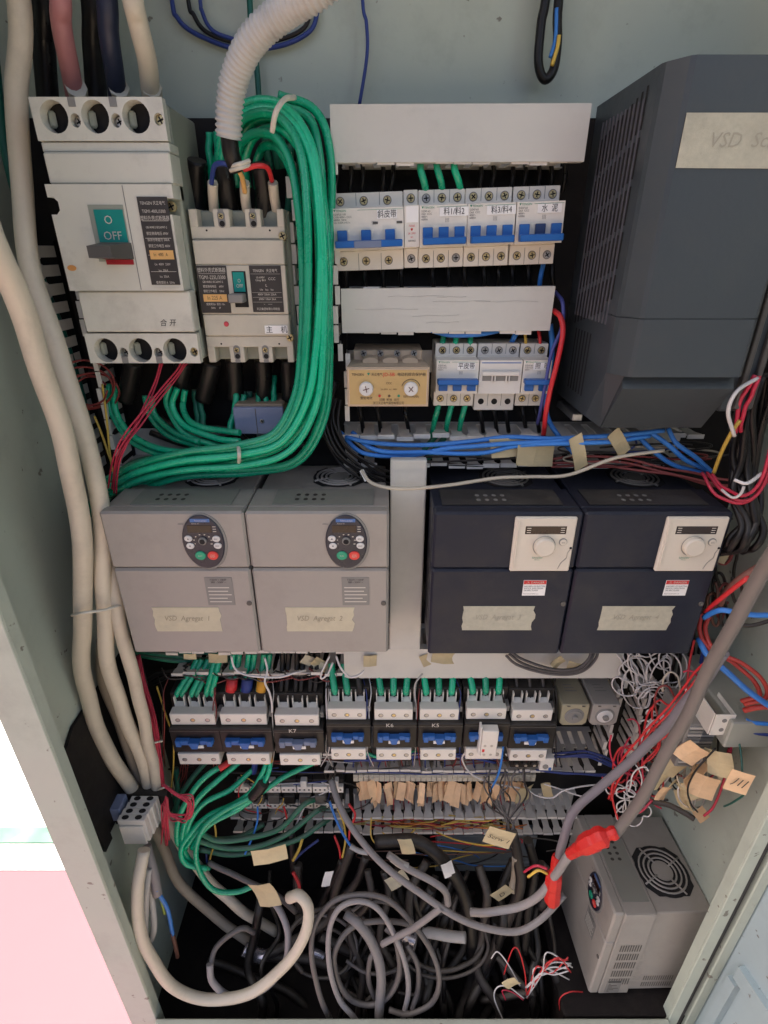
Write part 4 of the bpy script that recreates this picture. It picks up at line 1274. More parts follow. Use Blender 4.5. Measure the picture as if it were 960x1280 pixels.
# ------------------------------------------------------------------ timers
for x0, x1, mt, lab in ((.2985, .3445, TIMERY, 'yellowish plug-in timer with clear dial cover'), (.3500, .3960, TIMERG, 'grey plug-in timer with clear dial cover beside a yellowish one')):
    z0, z1 = .770, .818
    t = thing('plug_in_timer', lab, 'timer', ((x0 + x1) / 2, YP, z0), 'plug-in timers')
    m = MB()
    c = .006
    sec8 = [(x0 + c, z0), (x1 - c, z0), (x1, z0 + c), (x1, z1 - c * .4), (x1 - c * .4, z1), (x0 + c * .4, z1), (x0, z1 - c * .4), (x0, z0 + c)]
    m.prism(sec8, .662, .742, .0012)
    m.build('case', mt, t)
    bx('socket', BLACKP, t, x0 + .002, x1 - .002, .7425, YP - .001, z0 - .014, z1 + .014, .001)
    xm, zm = (x0 + x1) / 2, z0 + .022
    MB().disc(xm, zm, .0165, .0165, .6605, .6635, 28, .0008).build('dial_ring', MIDGREY, t)
    MB().disc(xm, zm, .0135, .0135, .6590, .6615, 28, .0010).build('dial', KEYW if mt is TIMERG else MIDGREY, t)
    kn = MB().disc(xm, zm, .0050, .0050, .6540, .6595, 16, .0010).build('knob', MIDGREY, t)
    for sx_ in (-.015, .010):
        bx('lamp', DKGREY, t, xm + sx_, xm + sx_ + .005, .6608, .6625, z1 - .0045, z1 - .0028)
    text('OMRON' if False else 'TIMER', .0001, t, xm, .7, z1, MIDGREY) if False else None
    tm = MB()
    for k in range(3):
        tm.box(xm - .010, xm + .010 - k * .003, .692 + k * .007, .694 + k * .007, z1 - .0002, z1 + .0003)
    tm.build('case_print', MIDGREY, t)

# ------------------------------------------------------------------ relay rows, terminal strip
px0 = -.296
for i in range(7):
    x0 = px0 + i * .0310
    x1 = x0 + .0302
    rb = thing('relay_module', 'black relay module with white terminal strips in the lower left rows', 'relay', ((x0 + x1) / 2, YP, .485), 'lower left relay modules')
    bx('case', BLACKP, rb, x0, x1, .716, YP - .001, .478, .562, .001)
    for zc, nm in ((.543, 'upper_strip'), (.495, 'lower_strip')):
        s_ = bx(nm, MCBW, rb, x0 + .0005, x1 - .0005, .708, .7165, zc - .0085, zc + .0085, .0006)
        for k in range(3):
            MB().disc(x0 + .006 + .009 * k, zc, .0020, .0022, .7076, .709, 10).build('terminal_hole', DKGREY, s_)
    if i % 2 == 0:
        bx('plug', MCBW2, rb, x0 + .009, x1 - .009, .704, .716, .556, .572, .001)
    MB().box(x0 + .004, x1 - .004, .703, .716, .507, .530, .001).build('relay', DKGREY if i % 3 else BLACKP, rb)
ts = thing('terminal_strip', 'long cream terminal strip between two finned ducts', 'terminal strip', (.08, YP, .53))
bx('rail', ZINC, ts, -.062, .395, YP - .004, YP - .001, .545, .575)
tme = None
for i in range(35):
    x0 = -.060 + i * .0102
    if tme is None:
        o = MB().box(x0, x0 + .0096, .712, YP - .0045, .562, .580, .0006)
        o.box(x0 + .0018, x0 + .0078, .7105, .7122, .566, .576)
        o = o.build('terminal', CREAM_CASE, ts); tme = o
    else:
        copy_part(tme, ts, ((i * .0102), 0, 0))

# ------------------------------------------------------------------ paper tags
def tagmesh(c, w, h, yaw, roll, bend, mat, name='paper_tag', pitch=0.0, fold=0.0015, words=None, size=.01):
    """a folded slip of paper hanging at c (its top centre)"""
    nu, nv = 3, 5
    R = Matrix.Rotation(yaw, 3, 'Z') @ Matrix.Rotation(pitch, 3, 'X') @ Matrix.Rotation(roll, 3, 'Y')
    vs = []
    for side in (0, 1):
        for j in range(nv):
            for i in range(nu):
                u, v = i / (nu - 1) - .5, j / (nv - 1)
                x = u * w * (1 - .12 * v * (1 if i == 0 else -1))
                y = bend * math.sin(v * 2.4 + .3) * h * .25 + bend * .3 * u * w - side * (fold * (.25 + v)) + bend * .15 * w * (u * u * 4)
                vs.append(Vector(c) + R @ Vector((x, y, -v * h)))
    fs = []
    K = nu * nv
    for j in range(nv - 1):
        for i in range(nu - 1):
            a = j * nu + i
            fs.append((a, a + 1, a + nu + 1, a + nu))
            fs.append((K + a, K + a + nu, K + a + nu + 1, K + a + 1))
    ring = [i for i in range(nu)] + [j * nu + nu - 1 for j in range(1, nv)] + [(nv - 1) * nu + i for i in range(nu - 2, -1, -1)] + [j * nu for j in range(nv - 2, 0, -1)]
    for a, b in zip(ring, ring[1:] + ring[:1]):
        fs.append((b, a, K + a, K + b))
    o = MB().add(vs, fs).build(name, mat)
    if words:
        t = text(words, size, None, 0, 0, 0, PRINTB, 'handwriting', shear=.2)
        bm_ = bend * math.sin(1.5) * h * .25
        for v in t.data.vertices:
            v.co = Vector(c) + R @ Vector((v.co.x, bm_ - fold * 1.1 - .0012 - abs(bend) * .15 * w, v.co.z - h * .5))
        t.parent = o
    return o
rnd = random.Random(11)
for i in range(34):
    u = 450 + i * 6.1 + rnd.uniform(-2, 2)
    if u > 655: break
    c = P(u, 977 + rnd.uniform(-2, 3), .716 + rnd.uniform(-.008, .006))
    o = tagmesh(c, rnd.uniform(.011, .020), rnd.uniform(.040, .058), rnd.uniform(-1.0, 1.0), rnd.uniform(-.14, .14), rnd.uniform(-1.0, 1.0), BROWNTAG, pitch=rnd.uniform(-.25, .05))
    tag(o, 'brown paper wire tag hanging below the cream terminal strip', 'tag', 'paper tags under the terminal strip')
    a = P(u, 972, .7205); b = c + Vector((0, .010, -.03)); e = P(u + rnd.uniform(-3, 3), 1012, .735)
    o = MB().tube(spline([a, c + Vector((0, .006, .002)), b, e]), .0013, 6).build('control_wire', rnd.choice((DREDC, DREDC, BLACKC, CRIMC)))
    tag(o, 'thin wire running down through a tagged brown paper slip', 'wire', 'tagged terminal wires')
TG = [  # u, v, Y, w, h, yaw, roll, bend, mat, label
    (660, 985, .690, .034, .040, .3, .2, .5, PALETAG, 'pale triangular tape tag on white wire right of the brown tags'),
    (690, 990, .690, .050, .018, -.2, 1.3, .5, PALETAG, 'long flat tape tag lying across duct fins'),
    (335, 1062, .585, .060, .040, .15, .05, .3, PALETAG, 'wide pale tape flag with faint writing above the cream loop'),
    (322, 1108, .565, .042, .062, -.2, -.25, .4, PALETAG, 'blank pale tape tag hanging above the shiny cable wrap'),
    (412, 1090, .600, .016, .042, .2, .25, .2, PAPER, 'narrow white sleeve tag on multicore cable'),
    (492, 1095, .590, .038, .042, .3, -.3, .3, TAPE, 'square masking tape tag behind grey cable loops'),
    (505, 1050, .620, .026, .040, -.2, -.2, .3, PALETAG, 'yellowish tape tag on cable under the tagged duct'),
    (558, 1080, .610, .022, .045, .2, -.2, .4, PAPER, 'crumpled whitish tape tag on black cable'),
    (629, 1038, .565, .046, .042, -.15, .28, .2, PALETAG, 'pale folded cable tag reading Scrw 1'),
    (622, 1113, .560, .034, .030, .2, -.6, .3, PALETAG, 'small tape tag with pencil mark beside the grey cable'),
    (672, 556, .668, .052, .030, .1, .1, .3, PALETAG, 'wide tape flag on blue wires under the breakers'),
    (634, 548, .672, .046, .026, -.1, -.1, .3, PALETAG, 'tape flag wrapping blue wires left of a wider one'),
    (732, 562, .66, .05, .018, .1, 1.2, .3, PALETAG, 'loose tape strip above the fan of a black drive'),
    (782, 548, .66, .040, .018, .1, .9, .3, PALETAG, 'tape strip on blue wires near the right of the row'),
    (910, 668, .62, .040, .044, -.4, .3, .6, PALETAG, 'torn tape flag among black cables right of the drives'),
    (860, 668 + 200, .62, .0, .0, 0, 0, 0, None, ''),
    (876, 936, .56, .036, .040, -.5, .5, .5, BROWNTAG, 'square brown tag uppermost in the right wall cluster'),
    (896, 940, .555, .034, .044, -.8, -.3, .5, PALETAG, 'rounded pale tag beside an uppermost brown tag'),
    (858, 952, .58, .030, .048, -.4, .5, .6, PALETAG, 'curled yellow tag nearest the grey diagonal cable'),
    (868, 965, .565, .032, .044, .5, -.4, .7, BROWNTAG, 'folded ochre tag in the middle of the right wall cluster'),
    (885, 972, .545, .036, .046, -.5, .08, .4, BROWNTAG, 'large brown tag lowest in the right wall cluster'),
    (846, 962, .60, .026, .052, .2, .7, .4, PALETAG, 'narrow tape tag pointing down left beside white wires'),
    (836, 985, .60, .024, .030, .2, .4, .4, BROWNTAG, 'small brown tag under the grey diagonal cable'),
    (930, 966, .515, .030, .040, -.35, .10, .2, BROWNTAG, 'single brown tag on green wire against the right wall'),
    (872, 1012, .56, .020, .040, .2, -.6, .2, BROWNTAG, 'narrow brown tape strip pointing down above the floor drive'),
    (560, 817, .68, .050, .022, .1, .3, .5, PALETAG, 'torn ochre tape hanging below the first black drive'),
    (533, 818, .684, .026, .024, .2, -.3, .5, PALETAG, 'small ochre tape scrap hanging from the drive edge'),
    (705, 824, .668, .020, .022, .2, .9, .5, PALETAG, 'ochre tape scrap on dark cables below the black drives'),
    (720, 829, .668, .022, .016, -.3, .2, .5, PALETAG, 'small tape scrap twisted round cables below the black drives'),
    (463, 820, .68, .022, .022, .1, .1, .4, PALETAG, 'brownish tape scrap on the white duct cover'),
    (378, 824, .70, .018, .040, .1, -.9, .4, TAPE, 'twisted tape strips under the second grey drive'),
    (392, 826, .70, .016, .038, .3, -.7, .4, PALETAG, 'rolled yellow tape strip under the second grey drive'),
    (272, 818, .70, .030, .018, .1, .2, .4, PALETAG, 'crumpled tan tape under the left grey drive'),
    (237, 818, .70, .020, .010, .1, .2, .4, PALETAG, 'small tan tape scrap beside green cables under the drive'),
    (648, 1228, .50, .040, .026, .1, 1.1, .4, PALETAG, 'ochre tape tag with writing beside thin white wires'),
]
for q in TG:
    if q[8] is None: continue
    wd = {'pale folded cable tag reading Scrw 1': ('Scrw 1', .010), 'small tape tag with pencil mark beside the grey cable': ('D', .012), 'single brown tag on green wire against the right wall': ('川', .014)}.get(q[9], (None, 0))
    o = tagmesh(P(q[0], q[1], q[2]), q[3], q[4], q[5], q[6], q[7] if wd[0] is None else .12, q[8], words=wd[0], size=wd[1])
    tag(o, q[9], 'tag')

# ------------------------------------------------------------------ cables: heavy ones at the top left
def bare(pts, r, mat, name, label, cat='cable', group=None, n=8, sub=7):
    return tag(MB().tube(spline(pts, sub), r, n).build(name, mat), label, cat, group)
for k, (px, mt, lab) in enumerate((
        ([(70, -40, .68), (78, 30, .69), (88, 85, .71), (95, 128, .73)], M('pink cable', (.42, .17, .17), .5, grime=.2), 'dull pink supply cable above the left breaker terminal'),
        ([(128, -40, .68), (136, 40, .69), (144, 90, .71), (148, 128, .73)], M('blue black cable', (.012, .018, .045), .45, dust=.2), 'dark blue supply cable above the middle breaker terminal'),
        ([(160, -40, .67), (172, 30, .68), (184, 80, .70), (190, 128, .73)], CREAMC, 'white taped supply cable above the right breaker terminal'))):
    wire('supply_cable', lab, 'cable', px, .0098, mt, 'supply cables', n=12)
for px, lab in (([(50, -30, .74), (55, 60, .75), (62, 150, .755)], 'black cable hanging behind the pink supply cable'), ([(112, -30, .74), (116, 60, .75), (122, 140, .755)], 'black cable hanging behind the dark blue supply cable')):
    wire('supply_cable', lab, 'cable', px, .012, BLACKC, 'supply cables')
# lug ends in the breaker's holes
for u, lab in ((95, 'tan cable lug entering the left hole of the large breaker'), (148, 'tan cable lug entering the middle hole of the large breaker'), (189, 'tan cable lug entering the right hole of the large breaker')):
    a, b = P(u, 108, .715), P(u + 2, 124, .735)
    bare([a, (a + b) / 2, b], .0108, CREAM_CASE, 'cable_lug', lab, 'lug')
# corrugated conduit
pts = spline([Vector((.075, .66, ZT - .004))] + path([(520, -150, .60), (452, -62, .58), (400, -14, .585), (354, 15, .60), (316, 50, .615), (295, 92, .63), (287, 132, .64), (286, 172, .645)]), 40)
L = [0]
for a, b in zip(pts, pts[1:]): L.append(L[-1] + (b - a).length)
NR = int(L[-1] / .0012)
import bisect
rs = []
for i in range(NR + 1):
    s = L[-1] * i / NR
    j = min(max(bisect.bisect_right(L, s) - 1, 0), len(pts) - 2)
    t = (s - L[j]) / max(1e-9, L[j + 1] - L[j])
    rs.append(pts[j].lerp(pts[j + 1], t))
cd_ = MB().tube(rs, .0125, 20, rad=lambda t: .0124 + .0011 * math.sin(t * L[-1] / .0049 * 2 * math.pi)).build('corrugated_conduit', CONDUIT)
tag(cd_, 'white ribbed plastic conduit bending down beside the large breaker', 'conduit')
wire('inner_cable', 'black multicore cable leaving the white ribbed conduit', 'cable', [(286, 165, .645), (288, 190, .648), (296, 212, .655)], .0088, BLACKC)
for px, mt, lab in (([(294, 212, .65), (280, 205, .65), (268, 208, .66), (264, 232, .68)], DBLUEC, 'blue core bent left from the conduit cable'),
                    ([(299, 214, .65), (303, 222, .66), (306, 240, .68)], ORANGE, 'orange core going down from the conduit cable'),
                    ([(304, 212, .65), (320, 207, .65), (334, 210, .66), (340, 226, .68)], REDC, 'red core bent right from the conduit cable')):
    wire('cable_core', lab, 'wire', px, .0026, mt, 'conduit cable cores')
for u, u2, lab in ((266, 268, 'left taped white lead of the small breaker'), (306, 310, 'middle taped white lead of the small breaker'), (341, 347, 'right taped white lead of the small breaker')):
    wire('taped_lead', lab, 'wire', [(u, 228, .68), (u + 1, 245, .69), (u2, 270, .705)], .0055, CREAM_CASE, 'taped leads')
for px, lab in (([(278, 205, .70), (283, 240, .705), (290, 290, .715)], 'black taped cable end left in the small breaker top'),
                ([(325, 205, .69), (330, 240, .70), (330, 290, .71)], 'black taped cable end in the small breaker middle top'),
                ([(246, 200, .72), (246, 240, .73), (250, 292, .735)], 'black taped cable end at the small breaker top corner')):
    wire('taped_cable_end', lab, 'cable', px, .0105, BLACKC, 'taped cable ends', n=12)
bare([P(288, 208, .648), P(300, 205, .640), P(312, 201, .648)], .0022, TIE, 'cable_tie', 'pale cable tie round the conduit cores', 'cable tie', n=6)
bare([P(288, 213, .648), P(300, 210, .640), P(312, 206, .648)], .0020, TIE, 'cable_tie', 'second pale cable tie just below another at the conduit end', 'cable tie', n=6)

# thin cables on the back wall
wire('thin_cable', 'dark thin cable hanging in a loop behind the conduit', 'cable', [(212, -20), (222, 22), (250, 45), (300, 62), (350, 58), (388, 38), (398, 10)], .0026, DBLUEC, Y=.792)
wire('thin_cable', 'second dark thin cable loop just inside another behind the conduit', 'cable', [(232, -20), (242, 18), (262, 42), (310, 56), (350, 50), (380, 34), (390, 5)], .0024, BLACKC, Y=.79)
wire('thin_cable', 'short dark thin cable curve at the top left of the back wall', 'cable', [(248, -20), (252, 12), (266, 38), (300, 52)], .0022, DBLUEC, Y=.788)
wire('thin_cable', 'dark green cable hanging straight behind the conduit', 'cable', [(310, -20), (314, 40), (321, 80), (324, 128)], .0034, TEALC, Y=.785)
wire('thin_cable', 'thin blue cable hanging above the upper white duct', 'cable', [(452, -20), (458, 30), (459, 70), (449, 132)], .0020, DBLUEC, Y=.785)
wire('thin_cable', 'thick dark cable hanging in a narrow loop at the top right', 'cable', [(686, -30), (676, 30), (672, 78), (680, 100), (692, 88), (698, 50), (700, -20)], .0052, BLACKC, Y=.775)
wire('thin_cable', 'yellow core showing in the narrow hanging loop', 'wire', [(690, 82), (697, 60), (699, 44)], .0022, YELC, Y=.768)
wire('thin_cable', 'blue core beside a yellow core in the narrow hanging loop', 'wire', [(688, 72), (694, 48), (696, 10)], .0022, BLUEC, Y=.771)

# ------------------------------------------------------------------ cream cables along the left wall
wire('cream_cable', 'thickest cream cable sweeping down the left wall in front', 'cable', [(-30, -160, .66), (-40, -20, .60), (-46, 130, .53), (-20, 270, .52), (18, 365, .54), (52, 460, .56), (82, 560, .575), (101, 660, .585), (104, 750, .59), (102, 820, .60), (112, 880, .61), (135, 940, .62), (168, 990, .64)], .0118, CREAMC, 'cream cables', n=14)
wire('cream_cable', 'cream cable running down beside the large breaker', 'cable', [(20, -20, .70), (22, 120, .70), (26, 230, .69), (40, 340, .665), (72, 440, .64), (105, 540, .62), (126, 640, .61), (130, 740, .605), (134, 820, .61), (152, 885, .625), (178, 950, .64), (190, 1000, .65)], .0110, CREAMC, 'cream cables', n=14)
wire('cream_cable', 'cream cable right of the tied pair, dropping to the cabinet floor', 'cable', [(122, 620, .64), (140, 720, .615), (152, 790, .61), (172, 865, .625), (188, 940, .64), (205, 1010, .64), (240, 1075, .63), (292, 1130, .62), (345, 1165, .62)], .0098, CREAMC, 'cream cables', n=12)
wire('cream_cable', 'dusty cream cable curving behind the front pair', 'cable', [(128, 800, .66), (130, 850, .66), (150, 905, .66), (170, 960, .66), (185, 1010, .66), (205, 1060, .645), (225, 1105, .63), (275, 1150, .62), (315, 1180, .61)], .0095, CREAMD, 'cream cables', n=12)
bare([P(90, 769, .585), P(104, 766, .570), P(128, 763, .585), P(150, 757, .605), P(153, 760, .62)], .0020, TIE, 'cable_tie', 'white cable tie holding the cream cables by the left drive', 'cable tie')
wire('cream_cable', 'big cream loop lying across the cabinet floor at the left', 'cable', [(180, 1062, .55), (172, 1110, .52), (175, 1160, .505), (190, 1200, .50), (220, 1235, .50), (262, 1250, .50), (315, 1240, .505), (355, 1208, .52), (380, 1170, .535), (386, 1138, .55), (375, 1120, .56), (362, 1122, .57)], .0100, CREAMC, 'cream cables', n=12)
wire('grey_cable', 'light grey cable hanging from the small left terminal block', 'cable', [(178, 1062, .56), (185, 1095, .55), (190, 1130, .54), (192, 1160, .53), (186, 1178, .525), (182, 1172, .52), (182, 1120, .53), (186, 1085, .55)], .0058, GREYL, 'left floor cables')
wire('grey_cable', 'grey sheathed cable end above the loose blue core', 'cable', [(183, 1058, .57), (190, 1085, .555), (197, 1118, .54)], .0085, GREYC, 'left floor cables')
wire('cable_core', 'loose blue core pointing down at the lower left', 'wire', [(196, 1112, .54), (206, 1130, .54), (213, 1150, .54), (216, 1168, .54)], .0036, BLUEC, 'loose cores at the lower left')
wire('cable_core', 'brown taped core below the loose blue core', 'wire', [(215, 1165, .54), (219, 1180, .54), (222, 1196, .54)], .0038, BROWNC, 'loose cores at the lower left')
wire('cable_core', 'yellow green core beside the loose blue core', 'wire', [(197, 1112, .545), (202, 1128, .545), (206, 1142, .545)], .0026, M('yellow green wire', (.30, .40, .06), .45), 'loose cores at the lower left')
wire('teal_cable', 'dark teal cable behind the cream cables by the large breaker', 'cable', [(-10, 60, .74), (6, 180, .735), (24, 260, .735), (52, 350, .735), (78, 420, .735), (100, 490, .735), (112, 540, .735)], .006, TEALC, 'left teal cables')
wire('teal_cable', 'thinner teal cable hugging the left wall duct', 'cable', [(0, 120, .745), (15, 220, .745), (40, 310, .745), (66, 390, .745), (95, 480, .745)], .004, GREEN2, 'left teal cables')
wire('teal_cable', 'dark teal cable passing between cream cables and the left drive', 'cable', [(118, 600, .68), (132, 680, .655), (148, 760, .65), (158, 820, .66)], .0045, TEALC, 'left teal cables')

# ------------------------------------------------------------------ green power cables
GA = 'green cables of the big loop'
GL = 'bright green power cable in the big loop beside the breakers'
main = [(284, 232, .715), (281, 195, .705), (290, 158, .69), (318, 140, .675), (352, 148, .665), (378, 190, .66), (389, 260, .655), (393, 340, .655), (391, 430, .652), (382, 500, .648), (352, 552, .645), (300, 568, .645), (230, 575, .65), (170, 590, .66), (130, 612, .68)]
bundle('green_cable', GL, 'cable', main, .0046, GREEN, [(-.0105, .003), (-.0025, 0), (.0055, .001), (.0130, .004)], GA, n=10, sub=9, wob=.0034, seed=4)
main2 = [(305, 232, .715), (303, 200, .70), (314, 170, .69), (335, 160, .675), (358, 172, .668), (382, 220, .668), (393, 300, .668), (397, 380, .668), (394, 460, .665), (380, 520, .66), (345, 560, .66), (280, 578, .665), (200, 590, .67), (140, 618, .69)]
bundle('green_cable', GL, 'cable', main2, .0046, GREEN, [(.0, .006), (-.009, .010), (.010, .012)], GA, n=10, sub=9, wob=.0040, seed=7)
main3 = [(345, 128, .69), (385, 145, .69), (397, 190, .685), (401, 270, .685), (404, 360, .68), (406, 440, .68), (400, 520, .672), (370, 575, .665), (310, 588, .665), (220, 590, .67), (150, 612, .685)]
bundle('green_cable', GL, 'cable', main3, .0046, GREEN, [(.0, .0), (-.008, .006)], GA, n=10, sub=9, wob=.0032, seed=9)
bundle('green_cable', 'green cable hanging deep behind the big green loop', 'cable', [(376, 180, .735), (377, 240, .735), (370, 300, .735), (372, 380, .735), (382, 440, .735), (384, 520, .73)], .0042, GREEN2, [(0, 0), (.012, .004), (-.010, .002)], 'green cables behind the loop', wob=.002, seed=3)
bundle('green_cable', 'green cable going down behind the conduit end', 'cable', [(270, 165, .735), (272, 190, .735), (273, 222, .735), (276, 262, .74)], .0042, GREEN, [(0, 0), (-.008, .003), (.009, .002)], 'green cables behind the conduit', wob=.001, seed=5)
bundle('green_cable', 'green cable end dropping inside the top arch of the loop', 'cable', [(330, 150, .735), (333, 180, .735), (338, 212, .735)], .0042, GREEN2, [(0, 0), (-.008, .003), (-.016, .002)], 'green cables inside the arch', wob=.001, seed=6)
bare([P(340, 165, .640), P(345, 140, .632), P(356, 124, .645), P(368, 122, .675)], .0026, TIE, 'cable_tie', 'pale cable tie round the top of the green loop', 'cable tie')
bare([P(297, 553, .66), P(299, 568, .628), P(298, 584, .66)], .0024, TIE, 'cable_tie', 'pale cable tie round the green cables above the left drives', 'cable tie')
# outgoing groups under the large breaker: black taped ends, green tails curving to the right
for gi, (u, k) in enumerate(((145, 3), (208, 3), (243, 2))):
    nm = ('left', 'middle', 'right')[gi]
    wire('taped_cable_end', 'black taped cable end under the %s lower terminal of the large breaker' % nm, 'cable', [(u + 22, 452, .72), (u + 18, 475, .725), (u + 12, 500, .73)], .012, BLACKC, 'taped cable ends', n=12)
bundle('green_cable', 'green cable curving right from under the large breaker', 'cable', [(143, 482, .72), (145, 515, .715), (165, 545, .70), (200, 562, .68), (250, 565, .668)], .0042, GREEN, [(0, 0), (.009, .004)], 'green cables under the large breaker', wob=.001, seed=12)
bundle('green_cable', 'green cable curving right from under the large breaker', 'cable', [(190, 495, .72), (195, 520, .715), (215, 540, .70), (250, 552, .68)], .0042, GREEN, [(0, 0), (.010, .004)], 'green cables under the large breaker', wob=.001, seed=13)
bundle('green_cable', 'green cable curving right from under the large breaker', 'cable', [(222, 485, .71), (217, 508, .705), (232, 534, .69), (270, 548, .675), (300, 552, .665)], .0042, GREEN, [(0, 0), (.010, .003), (-.010, .004)], 'green cables under the large breaker', wob=.001, seed=14)
bundle('green_cable', 'green cable dropping straight under the large breaker', 'cable', [(250, 488, .735), (252, 515, .73), (256, 540, .72)], .0040, GREEN2, [(0, 0), (.008, .002), (-.060, .002), (-.068, .004), (-.100, .004)], 'green cables dropping under the breaker', wob=.001, seed=15)
bundle('green_cable', 'green cable dropping from the small breaker beside the transformer', 'cable', [(296, 492, .72), (292, 515, .715), (288, 540, .705)], .0042, GREEN, [(0, 0), (-.008, .003)], 'green cables beside the transformer', wob=.001, seed=16)
bundle('green_cable', 'green cable passing through the blue grey transformer', 'cable', [(333, 470, .735), (333, 490, .725), (332, 506, .715)], .0040, GREEN, [(0, 0), (.010, 0), (-.010, .001)], 'green cables through the transformer', wob=.0005, seed=17)
for u, lab in ((294, 'left'), (330, 'middle'), (362, 'right')):
    wire('taped_cable_end', 'black taped cable end under the %s lower terminal of the small breaker' % lab, 'cable', [(u - 2, 448, .72), (u, 475, .725), (u, 500, .728)], .011, BLACKC, 'taped cable ends', n=12)
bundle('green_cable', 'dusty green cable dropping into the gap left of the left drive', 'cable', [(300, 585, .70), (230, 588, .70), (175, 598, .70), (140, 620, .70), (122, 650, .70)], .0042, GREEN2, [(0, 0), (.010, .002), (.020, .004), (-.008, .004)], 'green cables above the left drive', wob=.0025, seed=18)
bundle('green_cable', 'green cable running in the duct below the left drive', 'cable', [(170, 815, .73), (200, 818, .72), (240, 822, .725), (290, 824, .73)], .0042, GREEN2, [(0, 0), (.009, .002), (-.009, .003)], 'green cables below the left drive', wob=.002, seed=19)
bundle('black_cable', 'black cable slanting among the green ones under the breakers', 'cable', [(300, 520, .745), (330, 545, .735), (380, 530, .73), (400, 470, .73)], .0045, BLACKC, [(0, 0), (.012, .003), (.024, .002)], 'black cables under the breakers', wob=.002, seed=20)
bundle('black_cable', 'dark cable running left behind the green bundle', 'cable', [(190, 530, .745), (240, 548, .74), (300, 545, .74)], .0045, DARKC, [(0, 0), (.012, .003), (-.012, .002)], 'dark cables behind the green bundle', wob=.002, seed=22)

# red thin wires at the large breaker
bundle('thin_red_wire', 'thin red wire slanting down from the large breaker', 'wire', [(204, 452, .70), (196, 480, .69), (172, 530, .66), (150, 575, .64), (146, 618, .65)], .0012, CRIMC, [(0, 0), (.0035, .001)], 'red wires at the large breaker', n=6, wob=.0008, seed=1)
bundle('thin_red_wire', 'thin red wire slanting down from the large breaker', 'wire', [(234, 454, .70), (216, 480, .69), (180, 525, .66), (150, 568, .64), (142, 612, .65)], .0012, CRIMC, [(0, 0), (.0035, .001), (.007, 0)], 'red wires at the large breaker', n=6, wob=.0008, seed=2)
for k in range(5):
    r2 = random.Random(k)
    cx, cy = 105 + r2.uniform(-6, 8), 485 + r2.uniform(-6, 6)
    wire('coiled_wire', 'dark red wire coiled beside the cream cables', 'wire', [(cx + (26 + 4 * k) * math.cos(t * .7 + k) * .9 + t * 1.0, cy + (18 + 3 * k) * math.sin(t * .7 + k), .70 + .002 * t) for t in range(8)], .0013, DREDC, 'dark red coiled wires', n=6)
wire('thin_wire', 'yellow wire slanting beside the dark red coil', 'wire', [(118, 520, .70), (128, 545, .695), (140, 580, .68)], .0015, YELC, 'yellow wires at the left duct', n=6)
wire('thin_wire', 'vertical yellow wire right of the dark red coil', 'wire', [(128, 480, .705), (134, 530, .70), (138, 570, .69), (143, 600, .68)], .0015, YELC, 'yellow wires at the left duct', n=6)

# ------------------------------------------------------------------ wires at the small breakers
for i, u in enumerate((529, 549, 572)):
    wire('green_cable', 'green cable entering the breaker right of the narrow one, number %s from the left' % ('one', 'two', 'three')[i], 'cable', [(u - 4, 200, .72), (u - 3, 212, .71), (u + 2, 228, .712), (u + 4, 240, .722)], .0040, GREEN, 'green feeds of the upper row')
    o = bpy.data.objects
for u in (420, 437, 452, 478, 490, 600, 615, 640, 655, 672, 688, 705):
    wire('black_cable', 'black feed wire entering a small breaker from the upper duct', 'wire', [(u, 198, .745), (u + 2, 218, .735), (u - 2 + (u % 5), 240, .738)], .0026, BLACKC, 'black feeds of the upper row', n=6)
for u in (432, 455, 478, 500, 540, 560, 580, 604, 622, 640, 660, 690):
    wire('black_cable', 'black wire leaving a small breaker down into the middle duct', 'wire', [(u, 330, .738), (u + 1, 345, .735), (u + 2, 362, .74)], .0030, BLACKC, 'black tails of the upper row', n=6)
wire('blue_wire', 'short blue wire leaving the 水泥 breaker', 'wire', [(679, 330, .735), (676, 345, .73), (674, 362, .735)], .0030, BLUEC)
for i, u in enumerate((552, 568, 587)):
    wire('green_cable', 'green cable rising from the 平皮带 breaker, %s' % ('leftmost', 'middle', 'rightmost')[i], 'cable', [(u, 436, .722), (u + 1, 428, .718), (u + 3, 414, .73)], .0036, GREEN, 'green feeds of the lower row')
for i, u in enumerate((549, 566, 583)):
    wire('green_cable', 'green cable leaving below the 平皮带 breaker, %s' % ('leftmost', 'middle', 'rightmost')[i], 'cable', [(u, 502, .722), (u - 3, 514, .715), (u - 7, 530, .72), (u - 9, 545, .735)], .0038, GREEN, 'green tails of the lower row')
for u in (448, 470, 505, 598, 615, 630, 652, 668):
    wire('black_cable', 'black wire between the lower breakers and the duct below', 'wire', [(u, 505, .735), (u + 3, 520, .728), (u + 6, 540, .738)], .0030, BLACKC, 'black tails of the lower row', n=6)
wire('blue_wire', 'blue wire arching just under the middle duct', 'wire', [(530, 410, .72), (560, 419, .705), (600, 417, .705), (630, 412, .72)], .0030, BLUEC)
wire('blue_wire', 'short blue wire end behind the pale slider switch', 'wire', [(648, 412, .73), (642, 422, .725), (638, 432, .73)], .0036, BLUEC)
wire('thin_wire', 'thin yellow ferrule wire on the two pole breaker', 'wire', [(656, 416, .72), (657, 425, .715), (657, 436, .722)], .0020, YELC)
wire('thin_wire', 'short red wire on the two pole breaker top', 'wire', [(673, 412, .72), (675, 424, .715), (675, 436, .722)], .0022, REDC)
wire('red_wire', 'thick red wire bowing down past the two pole breaker', 'wire', [(692, 388, .705), (700, 396, .69), (703, 415, .68), (697, 450, .672), (688, 490, .668), (682, 520, .675), (679, 545, .70)], .0032, REDC)
